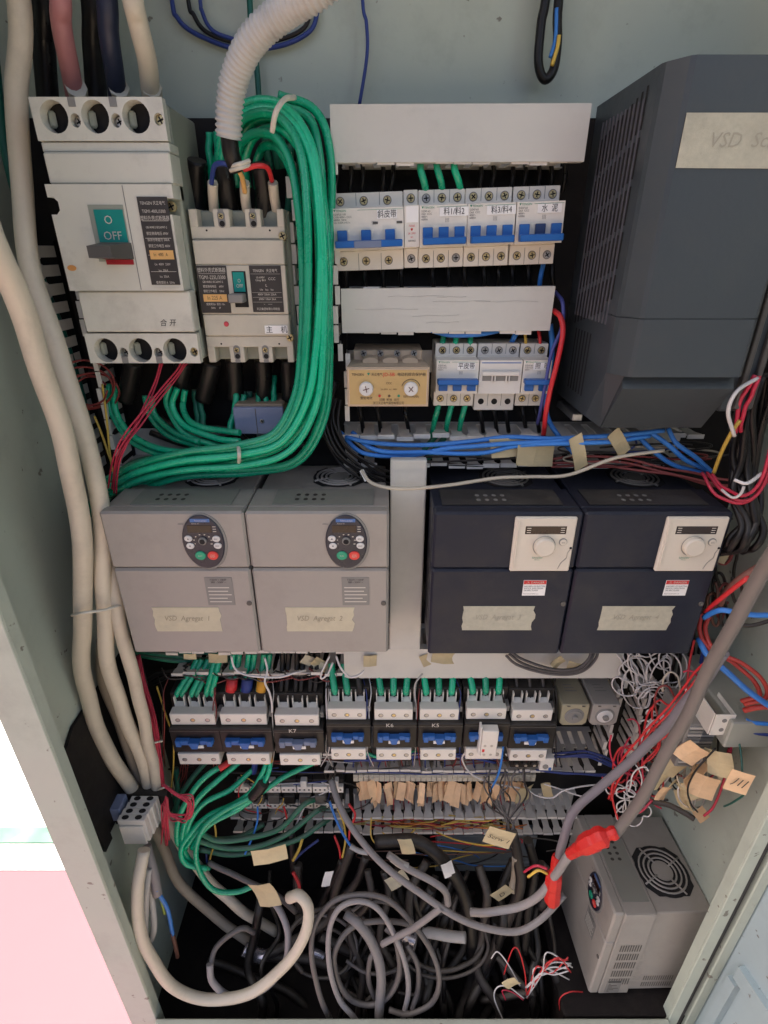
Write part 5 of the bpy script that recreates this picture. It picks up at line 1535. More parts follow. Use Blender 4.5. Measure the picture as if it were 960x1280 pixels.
wire('blue_wire', 'blue wire running down beside the thick red wire', 'wire', [(694, 365, .72), (703, 380, .70), (702, 410, .69), (690, 440, .684), (682, 480, .678), (676, 510, .68), (672, 530, .70)], .0024, M('violet blue wire', (.06, .07, .26), .4), 'blue wires by the large drive')
wire('blue_wire', 'bright blue wire dropping behind the thick red wire', 'wire', [(688, 405, .72), (690, 440, .715), (684, 490, .71), (684, 520, .705), (698, 545, .70), (718, 568, .69)], .0034, BLUEC, 'blue wires by the large drive')
wire('green_cable', 'dusty green cable dropping behind the smooth vertical duct', 'cable', [(545, 545, .735), (528, 565, .725), (512, 592, .715)], .004, GREEN2, 'green cables by the vertical duct')
wire('green_cable', 'dusty green cable close beside another behind the vertical duct', 'cable', [(556, 547, .735), (538, 568, .725), (522, 592, .715)], .004, GREEN2, 'green cables by the vertical duct')
# blue wires along the duct under the breakers
BW = [[(432, 546, .70), (460, 553, .69), (520, 556, .685), (590, 552, .68), (640, 546, .675), (700, 548, .67), (775, 544, .665), (830, 538, .67)],
      [(440, 540, .71), (470, 562, .69), (530, 566, .682), (600, 566, .676), (640, 558, .67), (690, 555, .665), (760, 552, .662), (812, 545, .67)],
      [(425, 540, .71), (455, 566, .692), (510, 570, .688), (560, 560, .68), (620, 556, .67), (680, 552, .668), (740, 546, .668)]]
for px in BW:
    wire('blue_wire', 'bright blue wire lying along the duct under the breakers', 'wire', px, .0032, BLUEC, 'blue wires along the duct')
for px in ([(812, 540, .675), (835, 556, .67), (858, 575, .67), (885, 588, .68)], [(835, 535, .68), (846, 555, .67), (870, 572, .668), (890, 590, .67)], [(800, 548, .68), (820, 566, .675), (845, 582, .675), (880, 592, .68)]):
    wire('blue_wire', 'blue wire dropping toward the right end above the black drives', 'wire', px, .0032, BLUEC, 'blue wires above the black drives')
bundle('black_wire', 'black wire sagging from the left duct toward the vertical cover', 'wire', [(428, 500, .70), (425, 530, .69), (440, 560, .685), (470, 582, .69), (500, 594, .70)], .0022, BLACKC, [(.002 + .0052 * i, .002 * (i % 3)) for i in range(6)], 'black wires by the vertical cover', wob=.0015, n=6, seed=31)
bundle('black_wire', 'dark wire running across above the drive fans', 'wire', [(440, 545, .72), (480, 566, .71), (550, 575, .70), (650, 578, .70), (760, 572, .69), (880, 588, .69)], .0016, DARKC, [(0, 0), (.004, .004), (-.004, .002), (.008, .006)], 'dark wires above the fans', wob=.004, n=6, seed=32)
wire('cream_wire', 'thin cream wire sagging across the tops of the drives', 'wire', [(452, 588, .66), (466, 604, .64), (500, 611, .628), (560, 607, .635), (620, 597, .645), (660, 596, .65), (710, 594, .65), (770, 572, .65), (830, 563, .655)], .0023, CREAMC)
tag(tagmesh(P(452, 588, .658), .006, .016, .2, -.4, .2, PAPER, 'wire_label'), 'tiny white label on the thin cream wire', 'tag')
bundle('dull_red_wire', 'dull red wire running across above the right black drive', 'wire', [(690, 580, .695), (760, 578, .685), (830, 588, .675), (890, 604, .665), (935, 610, .64)], .0020, M('faded red wire', (.30, .07, .06), .45), [(0, 0), (.005, .003), (-.006, .002)], 'dull red wires above the black drives', wob=.002, n=6, seed=33)

# ------------------------------------------------------------------ cables into the contactors
def feed(x, ytop, ztop, x2, z2, y2=.690, r=.0042, mat=GREEN, bow=.012):
    return spline([Vector((x, ytop, ztop)), Vector((x + (x2 - x) * .3, ytop - bow, (ztop * 2 + z2) / 3 + .004)), Vector((x2, y2 - bow * .6, z2 + .014)), Vector((x2, y2 + .004, z2 - .004))])
for ci, (x0, w, zb, big, dull, mark, lab) in enumerate(CT):
    if ci == 0:
        for i in range(3):
            xc = x0 + w / 3 * (i + .5)
            for k in (-1, 1):
                pts = feed(xc + .030 + k * .004 - i * .006, .715, .868, xc + k * .0046, zb + .117)
                if i == 2: pts = feed(xc + .012 + k * .004, .705, .872, xc + k * .0046, zb + .117)
                bare(pts, .0050, GREEN, 'green_cable', 'green cable bending into the leftmost contactor', 'cable', 'green feeds of the leftmost contactor')
    elif ci == 1:
        for i, bm in enumerate((REDC, DBLUEC, M('yellow orange tape', (.70, .34, .03), .45))):
            xc = x0 + w / 3 * (i + .5)
            cn = ('red', 'blue', 'yellow')[i]
            for k in (-1, 1):
                pts = feed(xc + .010 + k * .005, .715, .880, xc + k * .0046, zb + .117, bow=.006)
                bare(pts, .0048, GREEN, 'green_cable', 'green cable with %s band entering the second contactor' % cn, 'cable', 'banded green feeds')
            a, b = Vector((xc + .0045, .6945, zb + .152)), Vector((xc + .001, .687, zb + .131))
            o = MB().tube([a, (a + b) / 2, b], .0098, 12).build('phase_band', bm)
            tag(o, '%s tape band round two green cables above the second contactor' % cn, 'tape')
    elif ci == 2:
        for i in range(3):
            xc = x0 + w / 3 * (i + .5)
            for k in (-1, 1):
                bare(feed(xc + .004 + k * .005, .712, .885, xc + k * .0046, zb + .117, bow=.004), .0046, BLACKC, 'black_cable', 'black cable entering the contactor with dull blue bars', 'cable', 'black feeds of the dull contactor')
            MB()
    elif ci == 7:
        for i in range(3):
            xc = x0 + w / 3 * (i + .5)
            bare(feed(xc - .002, .715, .87, xc, zb + .117, bow=.006), .0032, DARKC, 'black_cable', 'dark wire entering the rightmost contactor', 'wire', 'dark feeds of the rightmost contactor')
    else:
        for i in range(3):
            xc = x0 + w / 3 * (i + .5)
            mt = BLACKC if (ci == 3 and i == 2) else GREEN
            nm = ('two green cable contactor', 'K6 contactor', 'K5 contactor', 'contactor with the auxiliary block')[ci - 3]
            pts = feed(xc + ((-.006, .000, .004)[i] if ci != 3 else -.006), .705, .868, xc, zb + .1165, .684, bow=.010)
            bare(pts, .0056, mt, 'green_cable' if mt is GREEN else 'black_cable', ('green' if mt is GREEN else 'black') + ' cable curving into the ' + nm, 'cable', 'feeds of the right hand contactors')
            o = MB().tube([Vector((xc, .680, zb + .1290)), Vector((xc, .684, zb + .1190))], .0062, 10).build('cable_sleeve', BLACKC)
            tag(o, 'black sleeve on a cable end at the ' + nm, 'sleeve', 'cable sleeves')
wire('white_wire', 'white wire looping under the grey drives across the duct', 'wire', [(289, 820, .66), (293, 835, .655), (305, 843, .65), (325, 846, .65), (350, 846, .655), (368, 841, .66), (382, 838, .68)], .0018, WHITEC, n=6)
wire('white_wire', 'white wire dropping beside the banded contactor', 'wire', [(331, 822, .66), (334, 838, .655), (331, 852, .65), (337, 866, .65), (340, 880, .655), (340, 890, .66)], .0018, WHITEC, n=6)
wire('white_wire', 'white wire hanging in a narrow loop left of the white duct cover', 'wire', [(412, 820, .67), (402, 840, .665), (402, 848, .665), (410, 842, .665), (416, 828, .67)], .0016, WHITEC, n=6)
wire('white_wire', 'white wire sagging over the left end of the white duct cover', 'wire', [(420, 820, .67), (426, 835, .665), (437, 846, .664), (448, 844, .665), (455, 838, .67)], .0018, WHITEC, n=6)
wire('white_wire', 'thin grey white wire down between two contactors', 'wire', [(528, 842, .68), (519, 855, .675), (518, 870, .675), (520, 882, .68)], .0015, GREYL, n=6)
bundle('dark_cable', 'dark cable looping over the white cover under the black drives', 'cable', [(640, 815, .672), (655, 826, .668), (690, 836, .664), (720, 836, .664), (735, 824, .668), (740, 812, .675)], .0024, GREYD, [(0, 0), (.007, .002), (.014, .004)], 'dark cables under the black drives', wob=.0012, n=6, seed=41)
bundle('black_cable', 'black cable slanting at the left end of the contactor row', 'cable', [(186, 850, .72), (215, 838, .715), (250, 828, .715), (285, 834, .72)], .0040, BLACKC, [(0, 0), (.012, .003)], 'black cables left of the contactors', wob=.002, seed=42)

# blue and green wires under the contactors
bundle('blue_wire', 'dark blue wire running under the middle contactors', 'wire', [(430, 950, .70), (470, 949, .69), (520, 946, .69), (575, 945, .69), (620, 953, .692)], .0020, DBLUEC, [(0, 0), (.004, .002), (-.003, .004)], 'blue wires under the contactors', wob=.001, n=6, seed=43)
bundle('blue_wire', 'dark blue wire lying along the duct under the timers', 'wire', [(690, 945, .70), (720, 944, .69), (745, 946, .69), (770, 957, .70)], .0022, DBLUEC, [(0, 0), (.004, .002), (-.004, .004), (.008, .003)], 'blue wires under the timers', wob=.0015, n=6, seed=44)
bundle('blue_wire', 'violet blue wire along the lower duct edge', 'wire', [(670, 962, .70), (720, 967, .695), (760, 969, .70)], .0016, DBLUEC, [(0, 0), (.003, .001)], 'violet wires at the lower duct', wob=.0008, n=6, seed=45)
bundle('green_cable', 'green wire tucked under the middle contactors', 'wire', [(452, 940, .70), (475, 945, .685), (500, 944, .685), (520, 940, .70)], .0030, GREEN, [(0, 0), (.005, .003)], 'green wires under the contactors', wob=.0015, n=6, seed=46)
wire('blue_wire', 'blue wire hanging from the auxiliary block contactor', 'wire', [(629, 932, .655), (626, 955, .66), (620, 975, .67), (612, 990, .68)], .0020, BLUEC, n=6)
wire('white_wire', 'white wire curving from the auxiliary block contactor to the right', 'wire', [(583, 938, .655), (578, 950, .66), (590, 968, .67), (620, 980, .68), (650, 985, .68)], .0016, WHITEC, n=6)
wire('white_wire', 'white wire sagging over the right hand duct fins', 'wire', [(655, 982, .68), (670, 994, .672), (690, 997, .668), (705, 988, .668), (735, 982, .67), (765, 980, .68)], .0014, WHITEC, n=6)
wire('white_wire', 'thin white wire arching above the right hand duct fins', 'wire', [(680, 980, .68), (705, 988, .672), (728, 995, .668), (750, 990, .67), (770, 972, .68)], .0012, WHITEC, n=6)
bundle('black_wire', 'black wire spreading from the lower left relay rows', 'wire', [(420, 962, .70), (416, 975, .695), (422, 990, .69)], .0018, BLACKC, [(.004 * i, .002 * i) for i in range(4)], 'black wires at the relay rows', wob=.002, n=6, seed=47)
rnd = random.Random(77)
for k in range(9):
    u = 610 + rnd.uniform(-8, 45); v = 965 + rnd.uniform(-8, 8)
    wire('dark_wire', 'dark wire knotted below the overload relay', 'wire', [(u, v, .68), (u + rnd.uniform(-10, 10), v + 18, .668), (u + rnd.uniform(-12, 10), v + 36, .664), (638 + rnd.uniform(-4, 4), 1030, .64), (640 + rnd.uniform(-3, 3), 1060, .62)], .0016, rnd.choice((DARKC, BLACKC, GREYD)), 'dark wires below the overload relay', n=6)

# yellow, orange and red wires lying in the tagged duct
rnd = random.Random(5)
for k in range(22):
    mt = rnd.choice((YELC, YELC, M('pale yellow wire', (.52, .42, .13), .45), CRIMC, DREDC, M('orange wire', (.62, .20, .05), .45)))
    u0 = 440 + rnd.uniform(0, 90); u1 = 560 + rnd.uniform(0, 140)
    pts = []
    for j in range(7):
        t = j / 6
        pts.append((u0 + (u1 - u0) * t, 1029 + 6 * math.sin(t * 3 + k) + rnd.uniform(-4, 4), .712 + rnd.uniform(-.012, .016)))
    wire('control_wire', 'thin yellow or red wire lying along the tagged duct', 'wire', pts, .0013, mt, 'wires lying in the tagged duct', n=6, sub=5)
wire('control_wire', 'yellow wire hanging in a shallow bow below the tagged duct', 'wire', [(478, 1040, .70), (490, 1052, .69), (505, 1048, .685), (520, 1036, .695)], .0014, YELC, n=6)
wire('control_wire', 'yellow wire slanting to the folded Scrw tag', 'wire', [(545, 1040, .69), (570, 1050, .67), (600, 1056, .64), (628, 1056, .58)], .0014, YELC, n=6)
wire('control_wire', 'orange brown wire curving down from the tagged duct', 'wire', [(520, 1042, .69), (535, 1055, .67), (545, 1066, .655), (565, 1078, .63)], .0016, M('orange wire', (.62, .20, .05), .45), n=6)
wire('control_wire', 'pale yellow wire dropping at the left of the tagged duct', 'wire', [(464, 1022, .70), (464, 1045, .68), (472, 1058, .665)], .0014, YELC, n=6)
gp = thing('junction_box', 'pale blue grey box under the tagged duct', 'box', P(580, 1085, .735))
x0, x1, z0, z1 = fr(545, 1045, 668, 1085, .735)
bx('case', M('pale grey case', (.20, .22, .22), .5), gp, x0, x1, .735, YP - .004, z0, z1, .001)
bx('lid_step', M('pale grey case', (.20, .22, .22), .5), gp, x0, x1, .728, .735, z0, z0 + .03, .001)
for k in range(3):
    screw(gp, x0 + .01 + k * (x1 - x0 - .02) / 2, z1 - .01, .7345, .003, STEEL)

# ------------------------------------------------------------------ green cables at the lower left
GG = 'green cables at the lower left'
lowers = [
    ([(288, 952, .675), (262, 968, .645), (240, 990, .63), (224, 1020, .62), (222, 1050, .615), (232, 1062, .62)], GREEN),
    ([(300, 952, .68), (272, 975, .65), (248, 998, .63), (232, 1028, .62), (228, 1060, .615), (245, 1082, .62), (262, 1085, .63)], GREEN),
    ([(318, 960, .68), (290, 985, .66), (258, 1002, .64), (236, 1030, .625), (232, 1058, .62)], GREEN),
    ([(328, 978, .665), (300, 1000, .645), (262, 1020, .63), (240, 1040, .62), (226, 1060, .61), (232, 1080, .605), (258, 1086, .61)], GREEN),
    ([(332, 968, .66), (318, 992, .645), (282, 1012, .63), (255, 1035, .615), (245, 1065, .605), (250, 1092, .60), (268, 1112, .595), (296, 1115, .60), (316, 1108, .61)], GREEN),
    ([(395, 952, .70), (360, 968, .68), (335, 985, .66), (300, 1010, .64), (262, 1030, .625), (240, 1060, .615)], GREEN),
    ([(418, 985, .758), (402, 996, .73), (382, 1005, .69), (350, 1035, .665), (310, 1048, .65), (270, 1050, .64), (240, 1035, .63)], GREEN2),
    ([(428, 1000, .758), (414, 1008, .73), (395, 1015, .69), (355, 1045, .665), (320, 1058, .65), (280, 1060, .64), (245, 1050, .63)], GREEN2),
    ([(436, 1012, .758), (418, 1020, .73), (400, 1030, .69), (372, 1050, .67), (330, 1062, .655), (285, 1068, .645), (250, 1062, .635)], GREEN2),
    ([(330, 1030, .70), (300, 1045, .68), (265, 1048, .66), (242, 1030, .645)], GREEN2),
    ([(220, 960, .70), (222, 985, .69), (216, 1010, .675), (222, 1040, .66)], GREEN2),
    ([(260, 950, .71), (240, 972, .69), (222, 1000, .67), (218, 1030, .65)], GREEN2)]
nms = ['outermost green cable from under the red taped lead', 'green cable beside the outermost one at the lower left', 'green cable from under the blue taped lead', 'green cable crossing the black taped joint', 'lowest green loop hanging under the relay rows', 'green cable from the third contactor crossing left',
       'dusty green cable uppermost under the relay rows', 'dusty green cable second under the relay rows', 'dusty green cable lowest under the relay rows', 'short dusty green cable under the relay rows', 'dusty green cable by the red wire bundle', 'dusty green cable behind the outermost green one']
for (px, mt), lab in zip(lowers, nms):
    wire('green_cable', lab, 'cable', px, .0050, mt, GG, n=10)
bundle('green_cable', 'bright green cable from the yellow taped contactor outlet', 'cable', [(334, 945, .672), (334, 960, .660), (326, 978, .65), (312, 996, .645), (284, 1014, .635), (252, 1030, .625), (228, 1060, .615)], .0042, GREEN, [(-.005, 0), (.005, .002)], 'green pair from the yellow taped outlet', n=10, wob=.0006, seed=51)
wire('taped_joint', 'black tape joint round two green cables at the relay rows', 'tape', [(330, 978, .648), (324, 986, .645), (316, 996, .643)], .0105, BLACKC, n=12)
wire('phase_band', 'red tape band on a cable leaving the leftmost contactors', 'tape', [(288, 951, .668), (282, 955, .660), (274, 961, .652)], .0056, REDC, n=10)
wire('phase_band', 'yellow tape band on the paired cables below the second contactor', 'tape', [(335, 938, .672), (335, 945, .668), (335, 952, .664)], .0088, M('yellow orange tape', (.70, .34, .03), .45), n=12)
wire('phase_band', 'dark blue tape band on a cable below the second contactor', 'tape', [(319, 950, .682), (318, 958, .680), (317, 966, .677)], .0056, DBLUEC, n=10)

# red bundle at the lower left
bundle('thin_red_wire', 'thin red wire in the bundle left of the contactors', 'wire', [(172, 820, .70), (180, 860, .68), (192, 905, .66), (200, 955, .645), (204, 990, .64)], .0013, CRIMC, [(.0026 * (i % 3 - 1), .0026 * (i // 3 - 1)) for i in range(8)], 'red bundle left of the contactors', n=6, wob=.0012, seed=61)
rnd = random.Random(3)
for k in range(9):
    a = rnd.uniform(.6, 1.2)
    px = [(203 + rnd.uniform(-2, 2), 980, .60), (214 + 6 * a, 992 + rnd.uniform(-3, 3), .59), (222 + 16 * a, 1000 + rnd.uniform(-10, 8), .585), (220 + 14 * a, 1020 + rnd.uniform(-8, 10), .585), (210 + 3 * a, 1020 + rnd.uniform(-4, 6), .59), (206 + rnd.uniform(-4, 4), 1000 + rnd.uniform(-4, 8), .595), (203 + rnd.uniform(-3, 10), 1045 + rnd.uniform(-6, 14), .60)]
    wire('thin_red_wire', 'thin red wire curling out below the red bundle', 'wire', px, .0012, CRIMC, 'curled red wires at the lower left', n=6)
bare([P(195, 988, .636), P(203, 985, .628), P(211, 983, .636)], .0018, TIE, 'cable_tie', 'white cable tie round the red wire bundle', 'cable tie', n=6)
bare([P(187, 930, .652), P(195, 928, .643), P(203, 926, .652)], .0016, TIE, 'cable_tie', 'upper white cable tie on the red wire bundle', 'cable tie', n=6)
wire('thin_wire', 'yellow green earth wire dropping left of the contactors', 'wire', [(196, 858, .70), (206, 890, .69), (216, 920, .68), (217, 950, .68), (214, 985, .68)], .0016, YELC, n=6)
bundle('thin_red_wire', 'fine dull red wire hanging under the leftmost contactor', 'wire', [(236, 950, .69), (234, 965, .69), (228, 985, .69)], .0009, DREDC, [(.004 * i, 0) for i in range(4)], 'fine red wires under the leftmost contactor', n=5, wob=.001, seed=62)
# cores fanning out at the lower left relay rows
CO = [([(322, 1008, .69), (322, 1025, .675), (316, 1045, .66), (306, 1068, .64)], BLUEC, .0020, 'blue core dropping from the lower left relay rows'),
      ([(355, 1008, .69), (358, 1020, .685), (360, 1032, .68)], REDC, .0020, 'short red core under the relay rows'),
      ([(381, 1007, .69), (374, 1022, .685), (368, 1038, .68)], WHITEC, .0018, 'short white core under the relay rows'),
      ([(412, 1002, .69), (420, 1025, .675), (430, 1045, .66), (440, 1060, .65)], BLUEC, .0026, 'bright blue core ending in a grey sleeve'),
      ([(422, 1010, .69), (430, 1030, .68), (432, 1050, .67), (428, 1072, .65)], YELC, .0022, 'yellow orange core beside the bright blue core'),
      ([(436, 1005, .69), (444, 1018, .68), (438, 1035, .67), (436, 1050, .66)], REDC, .0024, 'bright red core right of the yellow orange core'),
      ([(418, 1045, .67), (424, 1060, .66), (426, 1078, .65)], REDC, .0024, 'red core slanting into a dark multicore cable'),
      ([(266, 1020, .66), (270, 1045, .645), (264, 1068, .635), (260, 1082, .63)], YELC, .0020, 'yellow core at the lower left green cables'),
      ([(258, 1030, .66), (257, 1055, .645), (259, 1080, .635)], DBLUEC, .0020, 'dark blue core at the lower left green cables'),
      ([(378, 1048, .67), (374, 1062, .66), (366, 1076, .65)], YELC, .0030, 'yellow core below the relay rows'),
      ([(398, 1050, .68), (382, 1062, .67), (368, 1075, .66)], DBLUEC, .0026, 'dark blue core below the relay rows'),
      ([(366, 1090, .64), (374, 1105, .63), (374, 1118, .62)], REDC, .0034, 'dark red core above the cream loop end')]
for px, mt, r, lab in CO:
    wire('cable_core', lab, 'wire', px, r, mt, 'cores at the relay rows', n=6)
wire('core_sleeve', 'short grey sleeve on the bright blue core', 'sleeve', [(438, 1058, .652), (448, 1063, .645), (460, 1066, .64)], .0048, GREYL, n=8)

# ------------------------------------------------------------------ cables at the bottom
GB = 'grey cable loops on the floor'
loops = [
    ('front grey loop rising highest over the cabinet floor', [(430, 1310, .50), (412, 1272, .492), (398, 1240, .50), (390, 1195, .525), (394, 1155, .55), (415, 1128, .565), (448, 1118, .57), (482, 1124, .565), (512, 1150, .55), (540, 1190, .53), (549, 1225, .51), (538, 1255, .50), (512, 1268, .495), (486, 1262, .50)], .0050, GREYD),
    ('second grey loop just inside the highest one', [(466, 1312, .50), (446, 1276, .49), (424, 1250, .50), (412, 1210, .515), (412, 1165, .54), (424, 1136, .555), (448, 1126, .56), (472, 1136, .555), (494, 1170, .54), (507, 1205, .525), (510, 1240, .51), (504, 1272, .50), (500, 1310, .50)], .0050, GREYC),
    ('lower round grey loop crossing the thick dark cable', [(520, 1160, .56), (500, 1152, .565), (468, 1152, .56), (436, 1162, .55), (419, 1190, .53), (422, 1225, .515), (440, 1250, .505), (465, 1256, .505), (488, 1242, .51), (500, 1212, .525), (494, 1175, .545), (482, 1160, .56)], .0052, GREYD),
    ('small grey loop right of the thick dark cable', [(470, 1252, .515), (461, 1225, .52), (462, 1200, .53), (470, 1188, .54)], .0048, GREYD),
    ('grey cable arc at the right of the loops', [(508, 1180, .545), (522, 1205, .53), (522, 1235, .515), (514, 1268, .50), (508, 1310, .50)], .0050, GREYD),
    ('thick dusty grey cable diving down through the loops', [(432, 1142, .57), (450, 1156, .555), (468, 1185, .54), (476, 1220, .52), (474, 1275, .495), (472, 1315, .50)], .0092, GREYC)]
for lab, px, r, mt in loops:
    wire('grey_cable', lab, 'cable', px, r, mt, GB, n=10)
wire('grey_cable', 'short grey cable stub slanting across the loops', 'cable', [(478, 1180, .54), (505, 1166, .535), (535, 1148, .53), (552, 1134, .53)], .0058, GREYC, n=10)
wire('grey_cable', 'long light grey cable running from the relay rows down right to the floor drive', 'cable', [(414, 975, .675), (422, 1000, .645), (440, 1035, .61), (470, 1072, .58), (505, 1102, .555), (545, 1130, .535), (590, 1155, .52), (640, 1165, .515), (675, 1150, .52), (705, 1118, .54)], .0058, GREYC, n=10)
wire('grey_cable', 'grey cable curling left of the big cream loop end', 'cable', [(262, 1220, .52), (270, 1185, .55), (300, 1160, .57), (318, 1166, .575)], .0050, GREYD, n=10)
wire('grey_cable', 'light grey loop lying inside the big cream loop', 'cable', [(262, 1205, .53), (266, 1228, .515), (290, 1245, .51), (330, 1236, .515), (356, 1205, .53), (360, 1170, .55), (350, 1140, .575), (335, 1118, .60)], .0062, GREYC, n=10)
wire('grey_cable', 'grey cable with white sleeve slanting below the yellow tag', 'cable', [(485, 1068, .60), (505, 1082, .59), (540, 1102, .575), (556, 1115, .57), (560, 1130, .57)], .0062, GREYC, n=10)
wire('cable_sleeve', 'white sleeve on the slanting grey cable', 'sleeve', [(490, 1072, .598), (500, 1079, .593), (510, 1084, .589)], .0072, GREYL, n=10)
wire('grey_cable', 'grey cable with bend going right to left behind the tags', 'cable', [(260, 1078, .62), (300, 1098, .61), (340, 1115, .60), (370, 1140, .59)], .0055, GREYD, n=8)
DK = [([(640, 1040, .63), (648, 1075, .62), (650, 1110, .60), (630, 1160, .58), (600, 1220, .55), (580, 1275, .52)], .010, 'black cable dropping from the overload relay to the floor'),
      ([(660, 1050, .64), (668, 1090, .63), (660, 1140, .60), (655, 1190, .57)], .009, 'black cable beside the pale folded tag'),
      ([(470, 1052, .66), (520, 1052, .65), (558, 1080, .63), (580, 1120, .61), (590, 1170, .58), (588, 1230, .55), (570, 1280, .51)], .0125, 'thickest black cable bowing under the tagged duct'),
      ([(440, 1058, .66), (420, 1110, .63), (410, 1150, .61), (360, 1180, .59), (320, 1200, .58)], .0095, 'dark cable going left behind the cream loop'),
      ([(458, 1070, .66), (440, 1110, .64), (400, 1140, .62), (370, 1150, .61)], .0085, 'dark cable behind the narrow white sleeve'),
      ([(540, 1110, .62), (520, 1150, .60), (530, 1210, .57), (540, 1275, .53)], .0090, 'dark cable behind the right of the loops'),
      ([(620, 1150, .60), (610, 1190, .58), (620, 1240, .55), (600, 1278, .52)], .0095, 'dark cable on the floor beside the thin red wires'),
      ([(562, 1160, .60), (540, 1200, .58), (555, 1250, .54)], .0085, 'dark dusty cable between the two thickest cables'),
      ([(330, 1195, .60), (390, 1200, .59), (450, 1230, .57), (500, 1270, .53)], .0095, 'dusty cable lying low behind the loops'),
      ([(260, 1200, .60), (300, 1215, .59), (360, 1240, .56), (400, 1275, .53)], .0085, 'dusty cable lying low inside the cream loop'),
      ([(280, 1240, .57), (330, 1262, .55), (380, 1270, .53)], .0080, 'dusty cable at the front floor edge inside the cream loop'),
      ([(400, 1170, .60), (440, 1190, .59), (500, 1220, .57)], .0100, 'dark cable crossing under the round loop'),
      ([(608, 1120, .61), (612, 1180, .575), (640, 1215, .545), (665, 1245, .52)], .0060, 'thin black cable curving to the tape tag on the floor'),
      ([(545, 1185, .60), (575, 1195, .58), (610, 1200, .57)], .0080, 'stub of dusty cable under the white wrapped sleeve'),
      ([(600, 1250, .53), (640, 1245, .525), (668, 1240, .52)], .0070, 'dark cable end near the thin white wires'),
      ([(372, 1080, .66), (372, 1110, .64), (378, 1150, .62)], .0095, 'black multicore cable below the relay rows'),
      ([(363, 1040, .68), (366, 1060, .67), (368, 1090, .66)], .0085, 'black heat shrink cable end under the relay rows'),
      ([(428, 1075, .65), (415, 1105, .64), (400, 1135, .63)], .0075, 'dark multicore with red and orange cores'),
      ([(676, 1080, .64), (690, 1100, .63), (675, 1135, .61)], .0085, 'black cable in the shade left of the floor drive'),
      ([(645, 1070, .62), (644, 1090, .62), (640, 1115, .60)], .0075, 'cream taped section of cable below the folded tag')]
for px, r, lab in DK:
    wire('dark_cable', lab, 'cable', px, r, CREAMD if 'cream taped' in lab else random.Random(lab).choice((DARKC, BLACKC, DARKC)), 'dark cables on the cabinet floor', n=10)
wire('wrapped_cable', 'white plastic wrapped cable end lying on the floor', 'cable', [(530, 1165, .585), (550, 1168, .575), (582, 1172, .565)], .0100, GREYL, n=10)
FOIL = M('shiny tape', (.62, .58, .62), .18, .7, var=.2, scale=60)
wire('shiny_wrap', 'shiny tape wrap on a cable inside the cream loop', 'tape', [(305, 1186, .59), (318, 1192, .585), (332, 1196, .58)], .0125, FOIL, n=12)
wire('shiny_wrap', 'small shiny tape wrap behind the grey loops', 'tape', [(503, 1168, .575), (510, 1172, .573), (518, 1176, .57)], .0100, FOIL, n=12)
wire('shiny_wrap', 'tiny shiny wrap beside the thick grey cable', 'tape', [(392, 1190, .60), (398, 1193, .598), (404, 1196, .596)], .0085, FOIL, n=12)
# thin white and red wires by the floor drive
rnd = random.Random(8)
for k in range(9):
    mt = (WHITEC, WHITEC, REDC)[k % 3]
    px = [(712 + rnd.uniform(-2, 4), 1186 + rnd.uniform(0, 40), .52), (690 + rnd.uniform(-8, 8), 1196 + rnd.uniform(-8, 24), .515), (672 + rnd.uniform(-6, 6), 1214 + rnd.uniform(-8, 14), .512), (662 + rnd.uniform(-6, 6), 1236 + rnd.uniform(-6, 12), .51)]
    wire('thin_wire', ('thin white' if mt is WHITEC else 'thin red') + ' wire running left from under the floor drive', 'wire', px, .0013, mt, 'thin wires by the floor drive', n=6)
for px, mt, lab in (([(614, 1198, .53), (622, 1190, .53), (635, 1205, .52), (650, 1232, .51)], WHITEC, 'thin white wire arching on the dark floor'),
                    ([(630, 1218, .52), (640, 1188, .53), (648, 1188, .525), (656, 1215, .515), (658, 1240, .51)], REDC, 'thin red wire arching high on the dark floor'),
                    ([(655, 1248, .505), (636, 1234, .51), (622, 1234, .51), (618, 1248, .505), (630, 1278, .49)], WHITEC, 'thin white wire looping toward the front sill'),
                    ([(654, 1250, .505), (640, 1240, .51), (628, 1238, .51), (632, 1250, .505)], CRIMC, 'thin crimson wire beside the looping white one'),
                    ([(700, 1265, .50), (700, 1248, .505), (712, 1240, .51), (730, 1240, .52)], REDC, 'thin red wire hooked under the floor drive corner')):
    wire('thin_wire', lab, 'wire', px, .0012, mt, n=6)

# ------------------------------------------------------------------ red booted cables on the right
wire('grey_cable', 'long grey cable slanting from the right wall to an upright red boot', 'cable', [(905, 815, .52), (880, 850, .53), (835, 905, .545), (790, 950, .555), (748, 985, .56), (720, 1012, .555), (706, 1040, .545), (697, 1080, .54)], .0068, M('violet grey cable', (.19, .17, .185), .5, var=.1, dust=.2, grime=.15), 'booted cables', n=12)
wire('grey_cable', 'brownish grey cable slanting in front to the long red boot', 'cable', [(1120, 560, .37), (1060, 590, .40), (1010, 632, .44), (965, 695, .465), (925, 765, .48), (890, 830, .495), (855, 900, .505), (820, 965, .51), (790, 1015, .51), (768, 1043, .505)], .0078, M('brownish grey cable', (.16, .135, .12), .5, var=.15, dust=.3, grime=.25), 'booted cables', n=12)
wire('grey_cable', 'grey cable leaving the long red boot toward the floor tags', 'cable', [(712, 1068, .52), (695, 1092, .53), (675, 1118, .535), (645, 1135, .54), (610, 1140, .545), (588, 1140, .55)], .0068, GREYC, 'booted cables', n=12)
def boot(px, radii, lab):
    pts = spline(path(px), 8)
    def rad(t):
        k = t * (len(radii) - 1); i = min(int(k), len(radii) - 2)
        return radii[i] + (radii[i + 1] - radii[i]) * (k - i)
    mb_ = MB().tube(pts, .01, 8, rad=rad)
    mb_.s = [False] * len(mb_.s)
    tag(mb_.build('red_boot', REDPLUG), lab, 'cable boot', 'red boots')
